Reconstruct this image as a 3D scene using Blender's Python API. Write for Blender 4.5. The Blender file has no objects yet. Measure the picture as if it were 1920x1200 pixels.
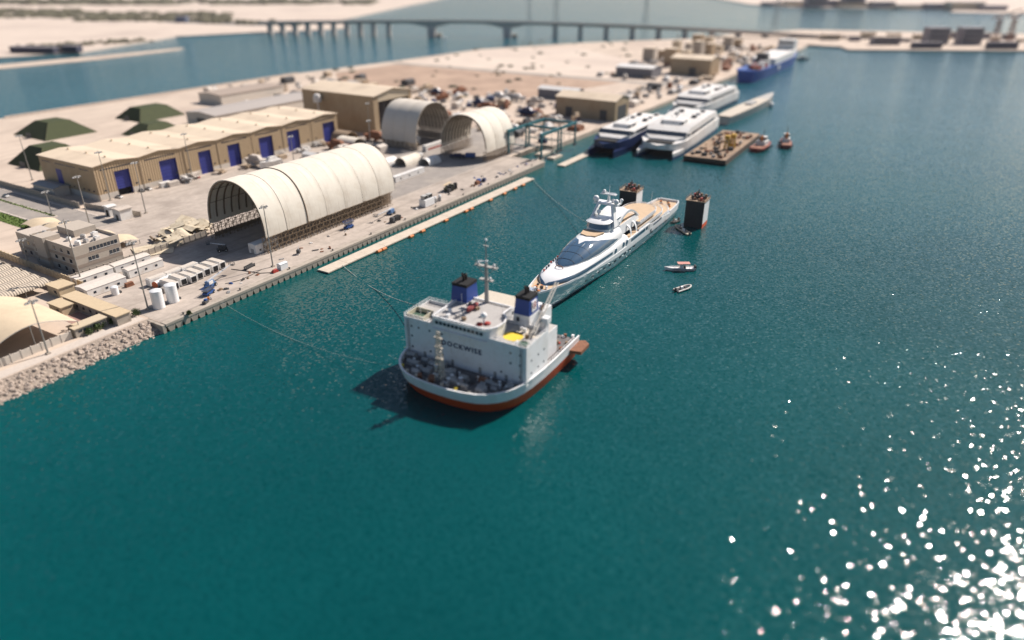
import bpy, bmesh, math, random
from mathutils import Vector, Matrix
random.seed(7)
R = math.radians
scene = bpy.context.scene
C = scene.collection

# ------------------------------------------------------------------ camera
CAM_H = 110.0                       # helicopter height above the water
FPX = 1330.0                        # focal length in photo pixels (1920 wide)
PITCH = math.atan(660.0 / FPX)
cam_d = bpy.data.cameras.new('camera')
cam_d.sensor_width = 144.0          # large-format back, same angle of view as 25 mm on full frame
cam_d.lens = FPX / 1920.0 * 144.0
cam_d.clip_start = 1.0
cam_d.clip_end = 60000.0
cam_d.dof.use_dof = True
cam_d.dof.focus_distance = 272.0
cam_d.dof.aperture_fstop = 0.038
cam = bpy.data.objects.new('camera', cam_d)
C.objects.link(cam)
cam.location = (0, 0, CAM_H)
cam.rotation_euler = (math.pi / 2 - PITCH, 0, 0)
scene.camera = cam

# ------------------------------------------------------------------ sky, sun, exposure
SUN_EL, SUN_AZ = R(43.5), R(50.0)   # azimuth measured clockwise from +Y
world = bpy.data.worlds.new('World')
scene.world = world
world.use_nodes = True
wn = world.node_tree
for n in list(wn.nodes):
    wn.nodes.remove(n)
sky = wn.nodes.new('ShaderNodeTexSky')
sky.sky_type = 'NISHITA'
sky.sun_disc = False
sky.sun_elevation = SUN_EL
sky.sun_rotation = SUN_AZ
sky.air_density = 1.0
sky.dust_density = 1.2
sky.ozone_density = 1.5
bg = wn.nodes.new('ShaderNodeBackground')
bg.inputs['Strength'].default_value = 0.062
wo = wn.nodes.new('ShaderNodeOutputWorld')
wn.links.new(sky.outputs[0], bg.inputs[0])
wn.links.new(bg.outputs[0], wo.inputs[0])
sun_d = bpy.data.lights.new('sun', 'SUN')
sun_d.energy = 5.0
sun_d.angle = R(0.53)
sun_d.color = (1.0, 0.915, 0.835)
sun = bpy.data.objects.new('sun', sun_d)
C.objects.link(sun)
to_sun = Vector((math.cos(SUN_EL) * math.sin(SUN_AZ), math.cos(SUN_EL) * math.cos(SUN_AZ), math.sin(SUN_EL)))
sun.rotation_euler = to_sun.to_track_quat('Z', 'Y').to_euler()
sun.location = (300, 200, 400)
scene.view_settings.view_transform = 'Standard'
scene.view_settings.look = 'None'
scene.view_settings.exposure = 0.42
scene.view_settings.gamma = 1.0
scene.view_settings.use_curve_mapping = False
cy = scene.cycles
cy.use_denoising = True
cy.max_bounces = 6
cy.diffuse_bounces = 2
cy.glossy_bounces = 3
cy.transmission_bounces = 2
cy.volume_bounces = 0
cy.sample_clamp_direct = 0
cy.sample_clamp_indirect = 4.0
cy.caustics_reflective = False
cy.caustics_refractive = False
cy.use_adaptive_sampling = False

# ------------------------------------------------------------------ frames: u runs along the quay (away), v inland, origin at the near quay corner
AX = R(58.57)
OX, OY = -117.04, 212.76
def LW(u, v, z=0.0):
    c, s = math.cos(AX), math.sin(AX)
    return Vector((OX + u * c - v * s, OY + u * s + v * c, z))
def PG(px, py, z=0.0):
    """ground point (world) seen at photo pixel px,py on the level z"""
    r, up = px - 960.0, 600.0 - py
    d = FPX * math.sin(PITCH) - up * math.cos(PITCH)
    fw = FPX * math.cos(PITCH) + up * math.sin(PITCH)
    t = (CAM_H - z) / d
    return Vector((r * t, fw * t, z))
def toL(p):
    c, s = math.cos(AX), math.sin(AX)
    dx, dy = p.x - OX, p.y - OY
    return (dx * c + dy * s, -dx * s + dy * c)
def PL(px, py, z=3.0):
    return toL(PG(px, py, z))
QZ = 3.0                              # quay and land level

# ------------------------------------------------------------------ materials
MATS = {}
def mat(name, col, rough=0.6, metal=0.0, var=0.12, scale=1.2, spec=0.4, bump=0.0, bscale=4.0, dirt=None, dscale=0.15, coat=0.0, streak=None):
    if name in MATS:
        return MATS[name]
    m = bpy.data.materials.new(name)
    m.use_nodes = True
    nt = m.node_tree
    b = nt.nodes['Principled BSDF']
    b.inputs['Roughness'].default_value = rough
    b.inputs['Metallic'].default_value = metal
    b.inputs['Specular IOR Level'].default_value = spec
    b.inputs['Coat Weight'].default_value = coat
    tc = nt.nodes.new('ShaderNodeTexCoord')
    nz = nt.nodes.new('ShaderNodeTexNoise')
    nz.inputs['Scale'].default_value = scale
    nz.inputs['Detail'].default_value = 5.0
    nz.inputs['Roughness'].default_value = 0.65
    nt.links.new(tc.outputs['Object'], nz.inputs['Vector'])
    rp = nt.nodes.new('ShaderNodeValToRGB')
    e = rp.color_ramp.elements
    e[0].position, e[1].position = 0.3, 0.7
    e[0].color = tuple(max(0, c * (1 - var)) for c in col) + (1,)
    e[1].color = tuple(min(1, c * (1 + var)) for c in col) + (1,)
    nt.links.new(nz.outputs[0], rp.inputs[0])
    out = rp.outputs[0]
    if dirt:
        n2 = nt.nodes.new('ShaderNodeTexNoise')
        n2.inputs['Scale'].default_value = dscale
        n2.inputs['Detail'].default_value = 6.0
        n2.inputs['Roughness'].default_value = 0.7
        nt.links.new(tc.outputs['Object'], n2.inputs['Vector'])
        r2 = nt.nodes.new('ShaderNodeMapRange')
        r2.inputs[1].default_value, r2.inputs[2].default_value = 0.48, 0.68
        nt.links.new(n2.outputs[0], r2.inputs[0])
        mx = nt.nodes.new('ShaderNodeMix')
        mx.data_type = 'RGBA'
        mx.inputs[7].default_value = tuple(dirt) + (1,)
        nt.links.new(r2.outputs[0], mx.inputs[0])
        nt.links.new(out, mx.inputs[6])
        out = mx.outputs[2]
    if streak:
        scol, svec, srot, s0, s1 = streak
        mp = nt.nodes.new('ShaderNodeMapping')
        mp.vector_type = 'TEXTURE'
        mp.inputs['Rotation'].default_value = (0, 0, srot)
        mp.inputs['Scale'].default_value = svec
        nt.links.new(tc.outputs['Object'], mp.inputs['Vector'])
        n4 = nt.nodes.new('ShaderNodeTexNoise'); n4.inputs['Scale'].default_value = 1.0; n4.inputs['Detail'].default_value = 5.0; n4.inputs['Roughness'].default_value = 0.65
        nt.links.new(mp.outputs[0], n4.inputs['Vector'])
        r4 = nt.nodes.new('ShaderNodeMapRange'); r4.inputs[1].default_value, r4.inputs[2].default_value = s0, s1
        nt.links.new(n4.outputs[0], r4.inputs[0])
        m4 = nt.nodes.new('ShaderNodeMix'); m4.data_type = 'RGBA'; m4.inputs[7].default_value = tuple(scol) + (1,)
        nt.links.new(r4.outputs[0], m4.inputs[0]); nt.links.new(out, m4.inputs[6]); out = m4.outputs[2]
    nt.links.new(out, b.inputs['Base Color'])
    if bump:
        n3 = nt.nodes.new('ShaderNodeTexNoise')
        n3.inputs['Scale'].default_value = bscale
        n3.inputs['Detail'].default_value = 4.0
        nt.links.new(tc.outputs['Object'], n3.inputs['Vector'])
        bp = nt.nodes.new('ShaderNodeBump')
        bp.inputs['Strength'].default_value = 0.6
        bp.inputs['Distance'].default_value = bump
        nt.links.new(n3.outputs[0], bp.inputs['Height'])
        nt.links.new(bp.outputs[0], b.inputs['Normal'])
    MATS[name] = m
    return m

concrete = mat('concrete_apron', (0.45, 0.385, 0.33), 0.9, var=0.14, scale=0.35, dirt=(0.32, 0.27, 0.23), dscale=0.05, streak=((0.27, 0.23, 0.195), (45, 2.2, 5), math.radians(58.57), .52, .70))
sand = mat('sand', (0.55, 0.45, 0.365), 0.95, var=0.10, scale=0.05, dirt=(0.44, 0.35, 0.285), dscale=0.012, streak=((0.36, 0.29, 0.235), (60, 4, 5), math.radians(70), .55, .75))
sand_pale = mat('sand_pale', (0.60, 0.50, 0.42), 0.95, var=0.08, scale=0.03, dirt=(0.49, 0.40, 0.34), dscale=0.006)
field_brown = mat('field_brown', (0.38, 0.265, 0.195), 0.95, var=0.18, scale=0.03, dirt=(0.45, 0.32, 0.235), dscale=0.015)
asphalt = mat('asphalt', (0.19, 0.18, 0.175), 0.9, var=0.15, scale=0.3)
asphalt_pale = mat('asphalt_pale', (0.29, 0.26, 0.235), 0.9, var=0.12, scale=0.2, dirt=(0.37, 0.325, 0.28), dscale=0.05)
grass_m = mat('grass', (0.10, 0.15, 0.03), 0.9, var=0.3, scale=1.5)
leaf_m = mat('leaves', (0.06, 0.09, 0.025), 0.8, var=0.4, scale=2.0)
kerb_m = mat('kerb_concrete', (0.55, 0.48, 0.42), 0.9, var=0.1)
wall_conc = mat('wall_concrete', (0.42, 0.365, 0.305), 0.9, var=0.12, scale=0.8, dirt=(0.27, 0.23, 0.19), dscale=0.4)
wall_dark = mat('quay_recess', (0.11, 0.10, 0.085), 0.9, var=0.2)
rock_m = mat('rock', (0.44, 0.36, 0.30), 0.95, var=0.3, scale=0.6, bump=0.1, bscale=3)
rock_wet = mat('rock_wet', (0.20, 0.17, 0.13), 0.6, var=0.3, scale=0.6)
canvas = mat('canvas_cream', (0.74, 0.68, 0.585), 0.75, var=0.05, scale=0.15, spec=0.2, bump=0.10, bscale=0.35, dirt=(0.66, 0.585, 0.485), dscale=0.12, streak=((0.52, 0.44, 0.35), (.9, 30, 30), 0.0, .54, .78))
canvas_grey = mat('canvas_grey', (0.64, 0.585, 0.51), 0.7, var=0.05, scale=0.2, spec=0.25, dirt=(0.57, 0.51, 0.43), dscale=0.1)
rib_m = mat('arch_rib', (0.15, 0.11, 0.075), 0.8)
scaff_m = mat('scaffold_steel', (0.23, 0.165, 0.105), 0.65, var=0.25)
seam_m = mat('canvas_seam', (0.20, 0.15, 0.10), 0.8)
tan_wall = mat('tan_cladding', (0.40, 0.295, 0.185), 0.6, var=0.06, scale=0.3, dirt=(0.35, 0.24, 0.14), dscale=0.08)
tan_pale = mat('pale_cladding', (0.56, 0.46, 0.33), 0.7, var=0.07)
roof_cream = mat('roof_sheet_cream', (0.72, 0.59, 0.44), 0.55, var=0.05, scale=0.2, dirt=(0.57, 0.46, 0.34), dscale=0.05)
plinth_m = mat('plinth_white', (0.60, 0.54, 0.47), 0.8, var=0.08)
blue_door = mat('blue_roller_door', (0.035, 0.045, 0.24), 0.5, var=0.1)
glass_dark = mat('dark_glass', (0.02, 0.03, 0.045), 0.12, spec=0.6, var=0.1)
black_m = mat('black_void', (0.012, 0.012, 0.013), 0.9)
tent_green = mat('tent_green', (0.050, 0.060, 0.022), 0.85, var=0.12, scale=0.4)
office_m = mat('office_render', (0.46, 0.40, 0.335), 0.8, var=0.07)
office_b = mat('office_band', (0.34, 0.275, 0.225), 0.8, var=0.07)
office_roof = mat('office_roof', (0.52, 0.45, 0.385), 0.9, var=0.12)
beige_m = mat('beige_sheet', (0.56, 0.44, 0.29), 0.75, var=0.08)
white_m = mat('white_paint', (0.74, 0.72, 0.69), 0.5, var=0.06, dirt=(0.62, 0.57, 0.52), dscale=0.3)
white_clean = mat('white_gloss', (0.80, 0.80, 0.80), 0.25, var=0.02, coat=0.4)
grey_m = mat('grey_paint', (0.34, 0.33, 0.32), 0.6, var=0.1)
dgrey_m = mat('dark_grey', (0.07, 0.07, 0.072), 0.6, var=0.3)
galv_m = mat('galvanised', (0.30, 0.29, 0.27), 0.5, metal=0.3, var=0.1)
orange_m = mat('orange_fender', (0.60, 0.20, 0.055), 0.6, var=0.2)
red_m = mat('red_paint', (0.36, 0.04, 0.03), 0.6, var=0.2)
rust_m = mat('rust', (0.23, 0.10, 0.055), 0.8, var=0.3)
blue_m = mat('blue_paint', (0.03, 0.09, 0.28), 0.5, var=0.12)
lift_blue = mat('lift_blue', (0.10, 0.19, 0.36), 0.5, var=0.15)
tyre_m = mat('tyre', (0.02, 0.02, 0.02), 0.9)
yellow_m = mat('yellow_paint', (0.75, 0.55, 0.05), 0.6, var=0.08)
teal_m = mat('teal_gantry', (0.02, 0.13, 0.15), 0.5, var=0.1)
wood_m = mat('timber', (0.24, 0.17, 0.11), 0.85, var=0.25)
hull_white = mat('ship_white', (0.82, 0.82, 0.82), 0.45, var=0.03, dirt=(0.74, 0.72, 0.69), dscale=0.25, streak=((0.42, 0.27, 0.17), (.35, .35, 6), 0.0, .60, .82))
hull_orange = mat('antifouling_orange', (0.70, 0.095, 0.025), 0.6, var=0.15, scale=0.3)
deck_dark = mat('ship_deck_dark', (0.14, 0.13, 0.13), 0.8, var=0.3, scale=0.4)
deck_grey = mat('ship_deck_grey', (0.42, 0.40, 0.38), 0.8, var=0.1)
funnel_blue = mat('funnel_blue', (0.015, 0.055, 0.26), 0.45, var=0.08)
tower_dark = mat('tower_dark', (0.045, 0.045, 0.05), 0.7, var=0.25)
yacht_silver = mat('yacht_silver', (0.66, 0.72, 0.78), 0.16, metal=0.55, var=0.05, coat=0.5, bump=0.03, bscale=0.9)
yacht_white = mat('yacht_white', (0.82, 0.82, 0.82), 0.22, var=0.01, coat=0.5)
yacht_boot = mat('yacht_boot', (0.03, 0.05, 0.07), 0.3)
yacht_glass = mat('yacht_glass', (0.045, 0.10, 0.17), 0.04, var=0.1, spec=1.0, coat=1.0)
teak = mat('teak', (0.54, 0.39, 0.25), 0.7, var=0.10, scale=0.6)
rope_m = mat('mooring_rope', (0.40, 0.42, 0.38), 0.8)
navy_m = mat('navy_hull', (0.010, 0.025, 0.09), 0.35, var=0.1)
ro_blue = mat('ro_ro_blue', (0.02, 0.08, 0.34), 0.4, var=0.08)
bridge_m = mat('bridge_concrete', (0.56, 0.50, 0.46), 0.9, var=0.08)
far_green = mat('far_scrub', (0.12, 0.11, 0.07), 0.9, var=0.3, scale=0.05)
rubber_m = mat('rubber', (0.03, 0.03, 0.03), 0.8)
panel_m = mat('scrap_panel', (0.60, 0.52, 0.39), 0.8, var=0.12, dirt=(0.42, 0.34, 0.24), dscale=0.5)

def band_mat(name, col_a, col_b, axis, period, rough=0.7, duty=0.5):
    """fine ribs of sheet metal or shade cloth, too narrow to build one by one"""
    if name in MATS:
        return MATS[name]
    m = mat(name, col_a, rough)
    nt = m.node_tree
    b = nt.nodes['Principled BSDF']
    tc = nt.nodes.new('ShaderNodeTexCoord')
    sp = nt.nodes.new('ShaderNodeSeparateXYZ')
    nt.links.new(tc.outputs['Object'], sp.inputs[0])
    mu = nt.nodes.new('ShaderNodeMath'); mu.operation = 'MULTIPLY'
    mu.inputs[1].default_value = 2 * math.pi / period
    nt.links.new(sp.outputs[axis], mu.inputs[0])
    si = nt.nodes.new('ShaderNodeMath'); si.operation = 'SINE'
    nt.links.new(mu.outputs[0], si.inputs[0])
    bp = nt.nodes.new('ShaderNodeBump')
    bp.inputs['Strength'].default_value = 1.0
    bp.inputs['Distance'].default_value = 0.08
    nt.links.new(si.outputs[0], bp.inputs['Height'])
    nt.links.new(bp.outputs[0], b.inputs['Normal'])
    return m
tan_rib = band_mat('tan_ribbed_cladding', (0.41, 0.30, 0.185), None, 0, 1.4)
vault_rib = band_mat('ribbed_shade_vault', (0.46, 0.39, 0.31), None, 0, 0.9)

# ------------------------------------------------------------------ mesh builder
class MB:
    def __init__(s):
        s.v, s.f = [], []
    def add(s, vs, fs):
        o = len(s.v)
        s.v += [tuple(p) for p in vs]
        s.f += [tuple(i + o for i in f) for f in fs]
        return s
    def box(s, x0, x1, y0, y1, z0, z1):
        x0, x1 = sorted((x0, x1)); y0, y1 = sorted((y0, y1)); z0, z1 = sorted((z0, z1))
        return s.add([(x0,y0,z0),(x1,y0,z0),(x1,y1,z0),(x0,y1,z0),(x0,y0,z1),(x1,y0,z1),(x1,y1,z1),(x0,y1,z1)],
              [(3,2,1,0),(4,5,6,7),(0,1,5,4),(1,2,6,5),(2,3,7,6),(3,0,4,7)])
    def rbox(s, cx, cy, z0, sx, sy, sz, rz=0.0, tilt=0.0):
        c, n = math.cos(rz), math.sin(rz)
        vs = []
        for z in (z0, z0 + sz):
            for x, y in ((-sx/2,-sy/2),(sx/2,-sy/2),(sx/2,sy/2),(-sx/2,sy/2)):
                vs.append((cx + x*c - y*n, cy + x*n + y*c, z + x*tilt))
        return s.add(vs, [(3,2,1,0),(4,5,6,7),(0,1,5,4),(1,2,6,5),(2,3,7,6),(3,0,4,7)])
    def prism(s, poly, z0, z1):
        n = len(poly)
        vs = [(x, y, z0) for x, y in poly] + [(x, y, z1) for x, y in poly]
        fs = [tuple(range(n - 1, -1, -1)), tuple(range(n, 2 * n))]
        fs += [(i, (i + 1) % n, n + (i + 1) % n, n + i) for i in range(n)]
        return s.add(vs, fs)
    def frustum(s, base, top, z0, z1):
        n = len(base)
        vs = [(x, y, z0) for x, y in base] + [(x, y, z1) for x, y in top]
        fs = [tuple(range(n - 1, -1, -1)), tuple(range(n, 2 * n))]
        fs += [(i, (i + 1) % n, n + (i + 1) % n, n + i) for i in range(n)]
        return s.add(vs, fs)
    def extr(s, poly, a0, a1, axis='x'):
        """poly of (a,z) pairs extruded along x (a = y) or y (a = x)"""
        n = len(poly)
        if axis == 'x':
            vs = [(a0, a, z) for a, z in poly] + [(a1, a, z) for a, z in poly]
        else:
            vs = [(a, a0, z) for a, z in poly] + [(a, a1, z) for a, z in poly]
        fs = [tuple(range(n)), tuple(range(2 * n - 1, n - 1, -1))]
        fs += [((i + 1) % n, i, n + i, n + (i + 1) % n) for i in range(n)]
        return s.add(vs, fs)
    def tube(s, p0, p1, r, n=6, r1=None):
        p0, p1 = Vector(p0), Vector(p1)
        d = p1 - p0
        if d.length < 1e-6:
            return s
        q = d.to_track_quat('Z', 'Y')
        r1 = r if r1 is None else r1
        vs = []
        for p, rr in ((p0, r), (p1, r1)):
            for k in range(n):
                a = 2 * math.pi * (k + 0.5) / n
                vs.append(p + q @ Vector((rr * math.cos(a), rr * math.sin(a), 0)))
        fs = [tuple(range(n - 1, -1, -1)), tuple(range(n, 2 * n))]
        fs += [(i, (i + 1) % n, n + (i + 1) % n, n + i) for i in range(n)]
        return s.add(vs, fs)
    def path(s, pts, r, n=6):
        for a, b in zip(pts[:-1], pts[1:]):
            s.tube(a, b, r, n)
        return s
    def lathe(s, cx, cy, prof, n=16):
        """prof: list of (r,z)"""
        vs, fs = [], []
        for r, z in prof:
            for k in range(n):
                a = 2 * math.pi * k / n
                vs.append((cx + r * math.cos(a), cy + r * math.sin(a), z))
        for j in range(len(prof) - 1):
            for k in range(n):
                fs.append((j*n + k, j*n + (k+1) % n, (j+1)*n + (k+1) % n, (j+1)*n + k))
        fs.append(tuple(range(n - 1, -1, -1)))
        fs.append(tuple(range((len(prof)-1)*n, len(prof)*n)))
        return s.add(vs, fs)
    def ball(s, c, r, n=10, sz=1.0):
        prof = [(max(0.001, r * math.sin(math.pi * j / (n//2 + 1))), c[2] - sz * r * math.cos(math.pi * j / (n//2 + 1))) for j in range(n//2 + 2)]
        return s.lathe(c[0], c[1], prof, n)
    def surf(s, fn, us, vs_, thick=None):
        """grid patch fn(u,v)->point; thick: vector function or None"""
        nu, nv = len(us), len(vs_)
        o = [Vector(fn(a, b)) for a in us for b in vs_]
        fs = [(i*nv + j, (i+1)*nv + j, (i+1)*nv + j+1, i*nv + j+1) for i in range(nu-1) for j in range(nv-1)]
        s.add(o, fs)
        return s
    def loft(s, secs, closed=True, caps=True):
        n = len(secs[0]); m = len(secs)
        vs = [p for sec in secs for p in sec]
        fs = []
        for i in range(m - 1):
            for k in range(n if closed else n - 1):
                fs.append((i*n + k, i*n + (k+1) % n, (i+1)*n + (k+1) % n, (i+1)*n + k))
        if caps:
            fs.append(tuple(range(n - 1, -1, -1)))
            fs.append(tuple(range((m-1)*n, m*n)))
        return s.add(vs, fs)
    def mesh(s, name, material, smooth=False):
        me = bpy.data.meshes.new(name)
        me.from_pydata([tuple(p) for p in s.v], [], s.f)
        me.materials.append(material)
        bm = bmesh.new(); bm.from_mesh(me)
        bmesh.ops.recalc_face_normals(bm, faces=bm.faces)
        bm.to_mesh(me); bm.free()
        if smooth:
            for p in me.polygons:
                p.use_smooth = True
            try:
                me.set_sharp_from_angle(angle=R(smooth if smooth > 1 else 40))
            except Exception:
                pass
        return me
    def build(s, name, material, parent=None, smooth=False):
        return put(name, s.mesh(name, material, smooth), parent)

def put(name, me, parent=None, loc=(0, 0, 0), rz=0.0):
    o = bpy.data.objects.new(name, me)
    C.objects.link(o)
    o.location = loc
    o.rotation_euler = (0, 0, rz)
    if parent is not None:
        o.parent = parent
    return o
def tag(o, label=None, cat=None, group=None, kind=None):
    if label: o['label'] = label
    if cat: o['category'] = cat
    if group: o['group'] = group
    if kind: o['kind'] = kind
    return o
def thing(name, label, cat, u, v, z=QZ, rot=0.0, group=None):
    o = bpy.data.objects.new(name, None)
    C.objects.link(o)
    o.empty_display_size = 1.0
    o.location = LW(u, v, z)
    o.rotation_euler = (0, 0, AX + R(rot))
    return tag(o, label, cat, group)
def solo(name, mb, material, label, cat, u, v, z=QZ, rot=0.0, group=None, smooth=False):
    """a thing that is one mesh, built about its own base"""
    me = mb if isinstance(mb, bpy.types.Mesh) else mb.mesh(name, material, smooth)
    o = put(name, me, None, LW(u, v, z), AX + R(rot))
    return tag(o, label, cat, group)
def copy_tree(o, parent=None):
    c = o.copy(); C.objects.link(c)
    c.parent = parent
    for ch in list(o.children):
        copy_tree(ch, c)
    return c
def dup(root, label, u, v, z=QZ, rot=0.0):
    c = copy_tree(root)
    c.location = LW(u, v, z); c.rotation_euler = (0, 0, AX + R(rot))
    c['label'] = label
    return c
def struct(name, mb, material, smooth=False):
    return tag(mb.build(name, material, None, smooth), kind='structure')
def sheet(name, pts, z, material, z_low=None):
    """level sheet from local (u,v) points"""
    w = [LW(a, b) for a, b in pts]
    m = MB()
    if z_low is None:
        m.add([(p.x, p.y, z) for p in w], [tuple(range(len(w)))])
    else:
        m.prism([(p.x, p.y) for p in w], z_low, z)
    return struct(name, m, material)
# ================================================================== SETTING
def make_water():
    m = bpy.data.materials.new('sea_water'); m.use_nodes = True
    nt = m.node_tree; b = nt.nodes['Principled BSDF']
    tc = nt.nodes.new('ShaderNodeTexCoord')
    n0 = nt.nodes.new('ShaderNodeTexNoise'); n0.inputs['Scale'].default_value = 0.006; n0.inputs['Detail'].default_value = 4
    nt.links.new(tc.outputs['Object'], n0.inputs['Vector'])
    rp = nt.nodes.new('ShaderNodeValToRGB'); e = rp.color_ramp.elements
    e[0].position, e[1].position = 0.35, 0.65
    e[0].color = (0.0, 0.051, 0.055, 1); e[1].color = (0.0, 0.069, 0.073, 1)
    nt.links.new(n0.outputs[0], rp.inputs[0])
    # bluer channel, bluer far basin and pale distance are painted sky reflection; pale turquoise over the shallow quay foot
    def along(ax, ay, lo, hi):
        d = nt.nodes.new('ShaderNodeVectorMath'); d.operation = 'DOT_PRODUCT'
        d.inputs[1].default_value = (ax, ay, 0); nt.links.new(tc.outputs['Object'], d.inputs[0])
        off = OX * ax + OY * ay
        r = nt.nodes.new('ShaderNodeMapRange'); r.interpolation_type = 'SMOOTHSTEP'
        r.inputs[1].default_value, r.inputs[2].default_value = lo + off, hi + off
        nt.links.new(d.outputs['Value'], r.inputs[0]); return r.outputs[0]
    def mixc(base, fac, colr, k=1.0):
        m_ = nt.nodes.new('ShaderNodeMix'); m_.data_type = 'RGBA'; m_.inputs[7].default_value = colr
        mu = nt.nodes.new('ShaderNodeMath'); mu.operation = 'MULTIPLY'; mu.inputs[1].default_value = k
        nt.links.new(fac, mu.inputs[0]); nt.links.new(mu.outputs[0], m_.inputs[0]); nt.links.new(base, m_.inputs[6]); return m_.outputs[2]
    cu_, su_ = math.cos(AX), math.sin(AX)
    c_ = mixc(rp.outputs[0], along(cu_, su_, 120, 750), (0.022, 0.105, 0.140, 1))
    c_ = mixc(c_, along(cu_, su_, 900, 2200), (0.10, 0.20, 0.25, 1))  # grazing sky reflection painted in as a paler base colour far out
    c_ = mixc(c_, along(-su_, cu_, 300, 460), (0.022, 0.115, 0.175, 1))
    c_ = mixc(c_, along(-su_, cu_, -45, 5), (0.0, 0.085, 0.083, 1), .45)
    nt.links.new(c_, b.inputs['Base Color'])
    b.inputs['Roughness'].default_value = 0.062
    b.inputs['IOR'].default_value = 1.333
    def noise(scale, detail, stretch, rot):
        mp = nt.nodes.new('ShaderNodeMapping')
        mp.inputs['Scale'].default_value = (stretch[0], stretch[1], 1)
        mp.inputs['Rotation'].default_value = (0, 0, rot)
        nt.links.new(tc.outputs['Object'], mp.inputs['Vector'])
        n = nt.nodes.new('ShaderNodeTexNoise')
        n.inputs['Scale'].default_value = scale; n.inputs['Detail'].default_value = detail
        n.inputs['Roughness'].default_value = 0.5
        nt.links.new(mp.outputs[0], n.inputs['Vector'])
        return n.outputs[0]
    a = noise(0.6, 3.0, (1.0, 1.9), R(20))
    c = noise(1.1, 2.0, (1.0, 1.5), R(-15))
    g = noise(0.012, 2.0, (1, 1), 0)
    # gusts: patches where the wind roughens the surface more
    gm = nt.nodes.new('ShaderNodeMapRange'); gm.inputs[1].default_value = 0.35; gm.inputs[2].default_value = 0.65
    gm.inputs[3].default_value = 0.35; gm.inputs[4].default_value = 1.3
    nt.links.new(g, gm.inputs[0])
    b1 = nt.nodes.new('ShaderNodeBump'); b1.inputs['Distance'].default_value = 0.10
    nt.links.new(a, b1.inputs['Height']); nt.links.new(gm.outputs[0], b1.inputs['Strength'])
    b2 = nt.nodes.new('ShaderNodeBump'); b2.inputs['Distance'].default_value = 0.03; b2.inputs['Strength'].default_value = 1.0
    nt.links.new(c, b2.inputs['Height']); nt.links.new(b1.outputs[0], b2.inputs['Normal'])
    # small capillary facets, each tilted its own way: the sun glints come from these
    def vm(op, x, y=None, val=None):
        n = nt.nodes.new('ShaderNodeVectorMath'); n.operation = op
        nt.links.new(x, n.inputs[0])
        if y is not None: nt.links.new(y, n.inputs[1])
        if val is not None:
            if op == 'SCALE': n.inputs['Scale'].default_value = val
            else: n.inputs[1].default_value = val
        return n.outputs[0]
    vo = nt.nodes.new('ShaderNodeTexVoronoi'); vo.voronoi_dimensions = '2D'
    vo.inputs['Scale'].default_value = FACET_SCALE
    nt.links.new(tc.outputs['Object'], vo.inputs['Vector'])
    col = vo.outputs['Color']
    r2 = vm('FRACTION', vm('MULTIPLY', col, val=(17.31, 23.77, 0)))
    tl = vm('SUBTRACT', vm('ADD', col, r2), val=(1, 1, 0))
    tl = vm('SCALE', vm('MULTIPLY', tl, val=(1, 1, 0)), val=FACET_TILT)
    sx = nt.nodes.new('ShaderNodeSeparateXYZ'); nt.links.new(col, sx.inputs[0])
    gt = nt.nodes.new('ShaderNodeMath'); gt.operation = 'GREATER_THAN'; gt.inputs[1].default_value = 0.30
    nt.links.new(sx.outputs[2], gt.inputs[0])
    ga = nt.nodes.new('ShaderNodeMath'); ga.operation = 'MULTIPLY_ADD'; ga.inputs[1].default_value = 0.56; ga.inputs[2].default_value = 0.44
    nt.links.new(gt.outputs[0], ga.inputs[0]); gt = ga
    ms = nt.nodes.new('ShaderNodeVectorMath'); ms.operation = 'SCALE'
    nt.links.new(tl, ms.inputs[0]); nt.links.new(gt.outputs[0], ms.inputs['Scale']); tl = ms.outputs[0]
    nn = vm('NORMALIZE', vm('ADD', b2.outputs[0], tl))
    nt.links.new(nn, b.inputs['Normal'])
    return m
FACET_SCALE, FACET_TILT = 1.5, 0.19
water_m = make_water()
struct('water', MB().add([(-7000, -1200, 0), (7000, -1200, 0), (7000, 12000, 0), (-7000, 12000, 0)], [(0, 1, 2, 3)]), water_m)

# ---- the yard peninsula
sheet('peninsula_ground', [(-400, 8), (-0.02, 8), (-0.02, 0.05), (262, 0.05), (262, 24), (302, 24), (302, 15), (1050, 8), (1290, 20), (1290, 110), (1135, 197),
      (981, 322), (803, 409), (619, 421), (477, 437), (157, 435), (-400, 435)], QZ, sand, -3.0)
sheet('concrete_apron', [(0.3, 0.3), (261.7, 0.3), (261.7, 26), (300, 26), (300, 150), (120, 151), (28, 140), (20, 62), (0.3, 62)], QZ + 0.03, concrete)
sheet('asphalt_yard', [(150, 27), (299, 27), (320, 60), (330, 130), (240, 140), (225, 88), (150, 90)], QZ + 0.06, asphalt_pale)
sheet('warehouse_yard', [(64, 100), (300, 95), (300, 148), (64, 151)], QZ + 0.045, concrete)
sheet('brown_field', [(455, 130), (598, 95), (598, 395), (500, 405), (430, 330)], QZ + 0.03, field_brown)
sheet('brown_field_far', [(618, 110), (760, 130), (900, 300), (800, 395), (618, 400)], QZ + 0.03, sand_pale)
sheet('yard_road', [(601, -10 + 24), (614, 14), (612, 412), (600, 412)], QZ + 0.07, asphalt_pale)
sheet('yard_road_quay', [(455, 60), (690, 40), (690, 52), (455, 74)], QZ + 0.05, asphalt_pale)
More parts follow.
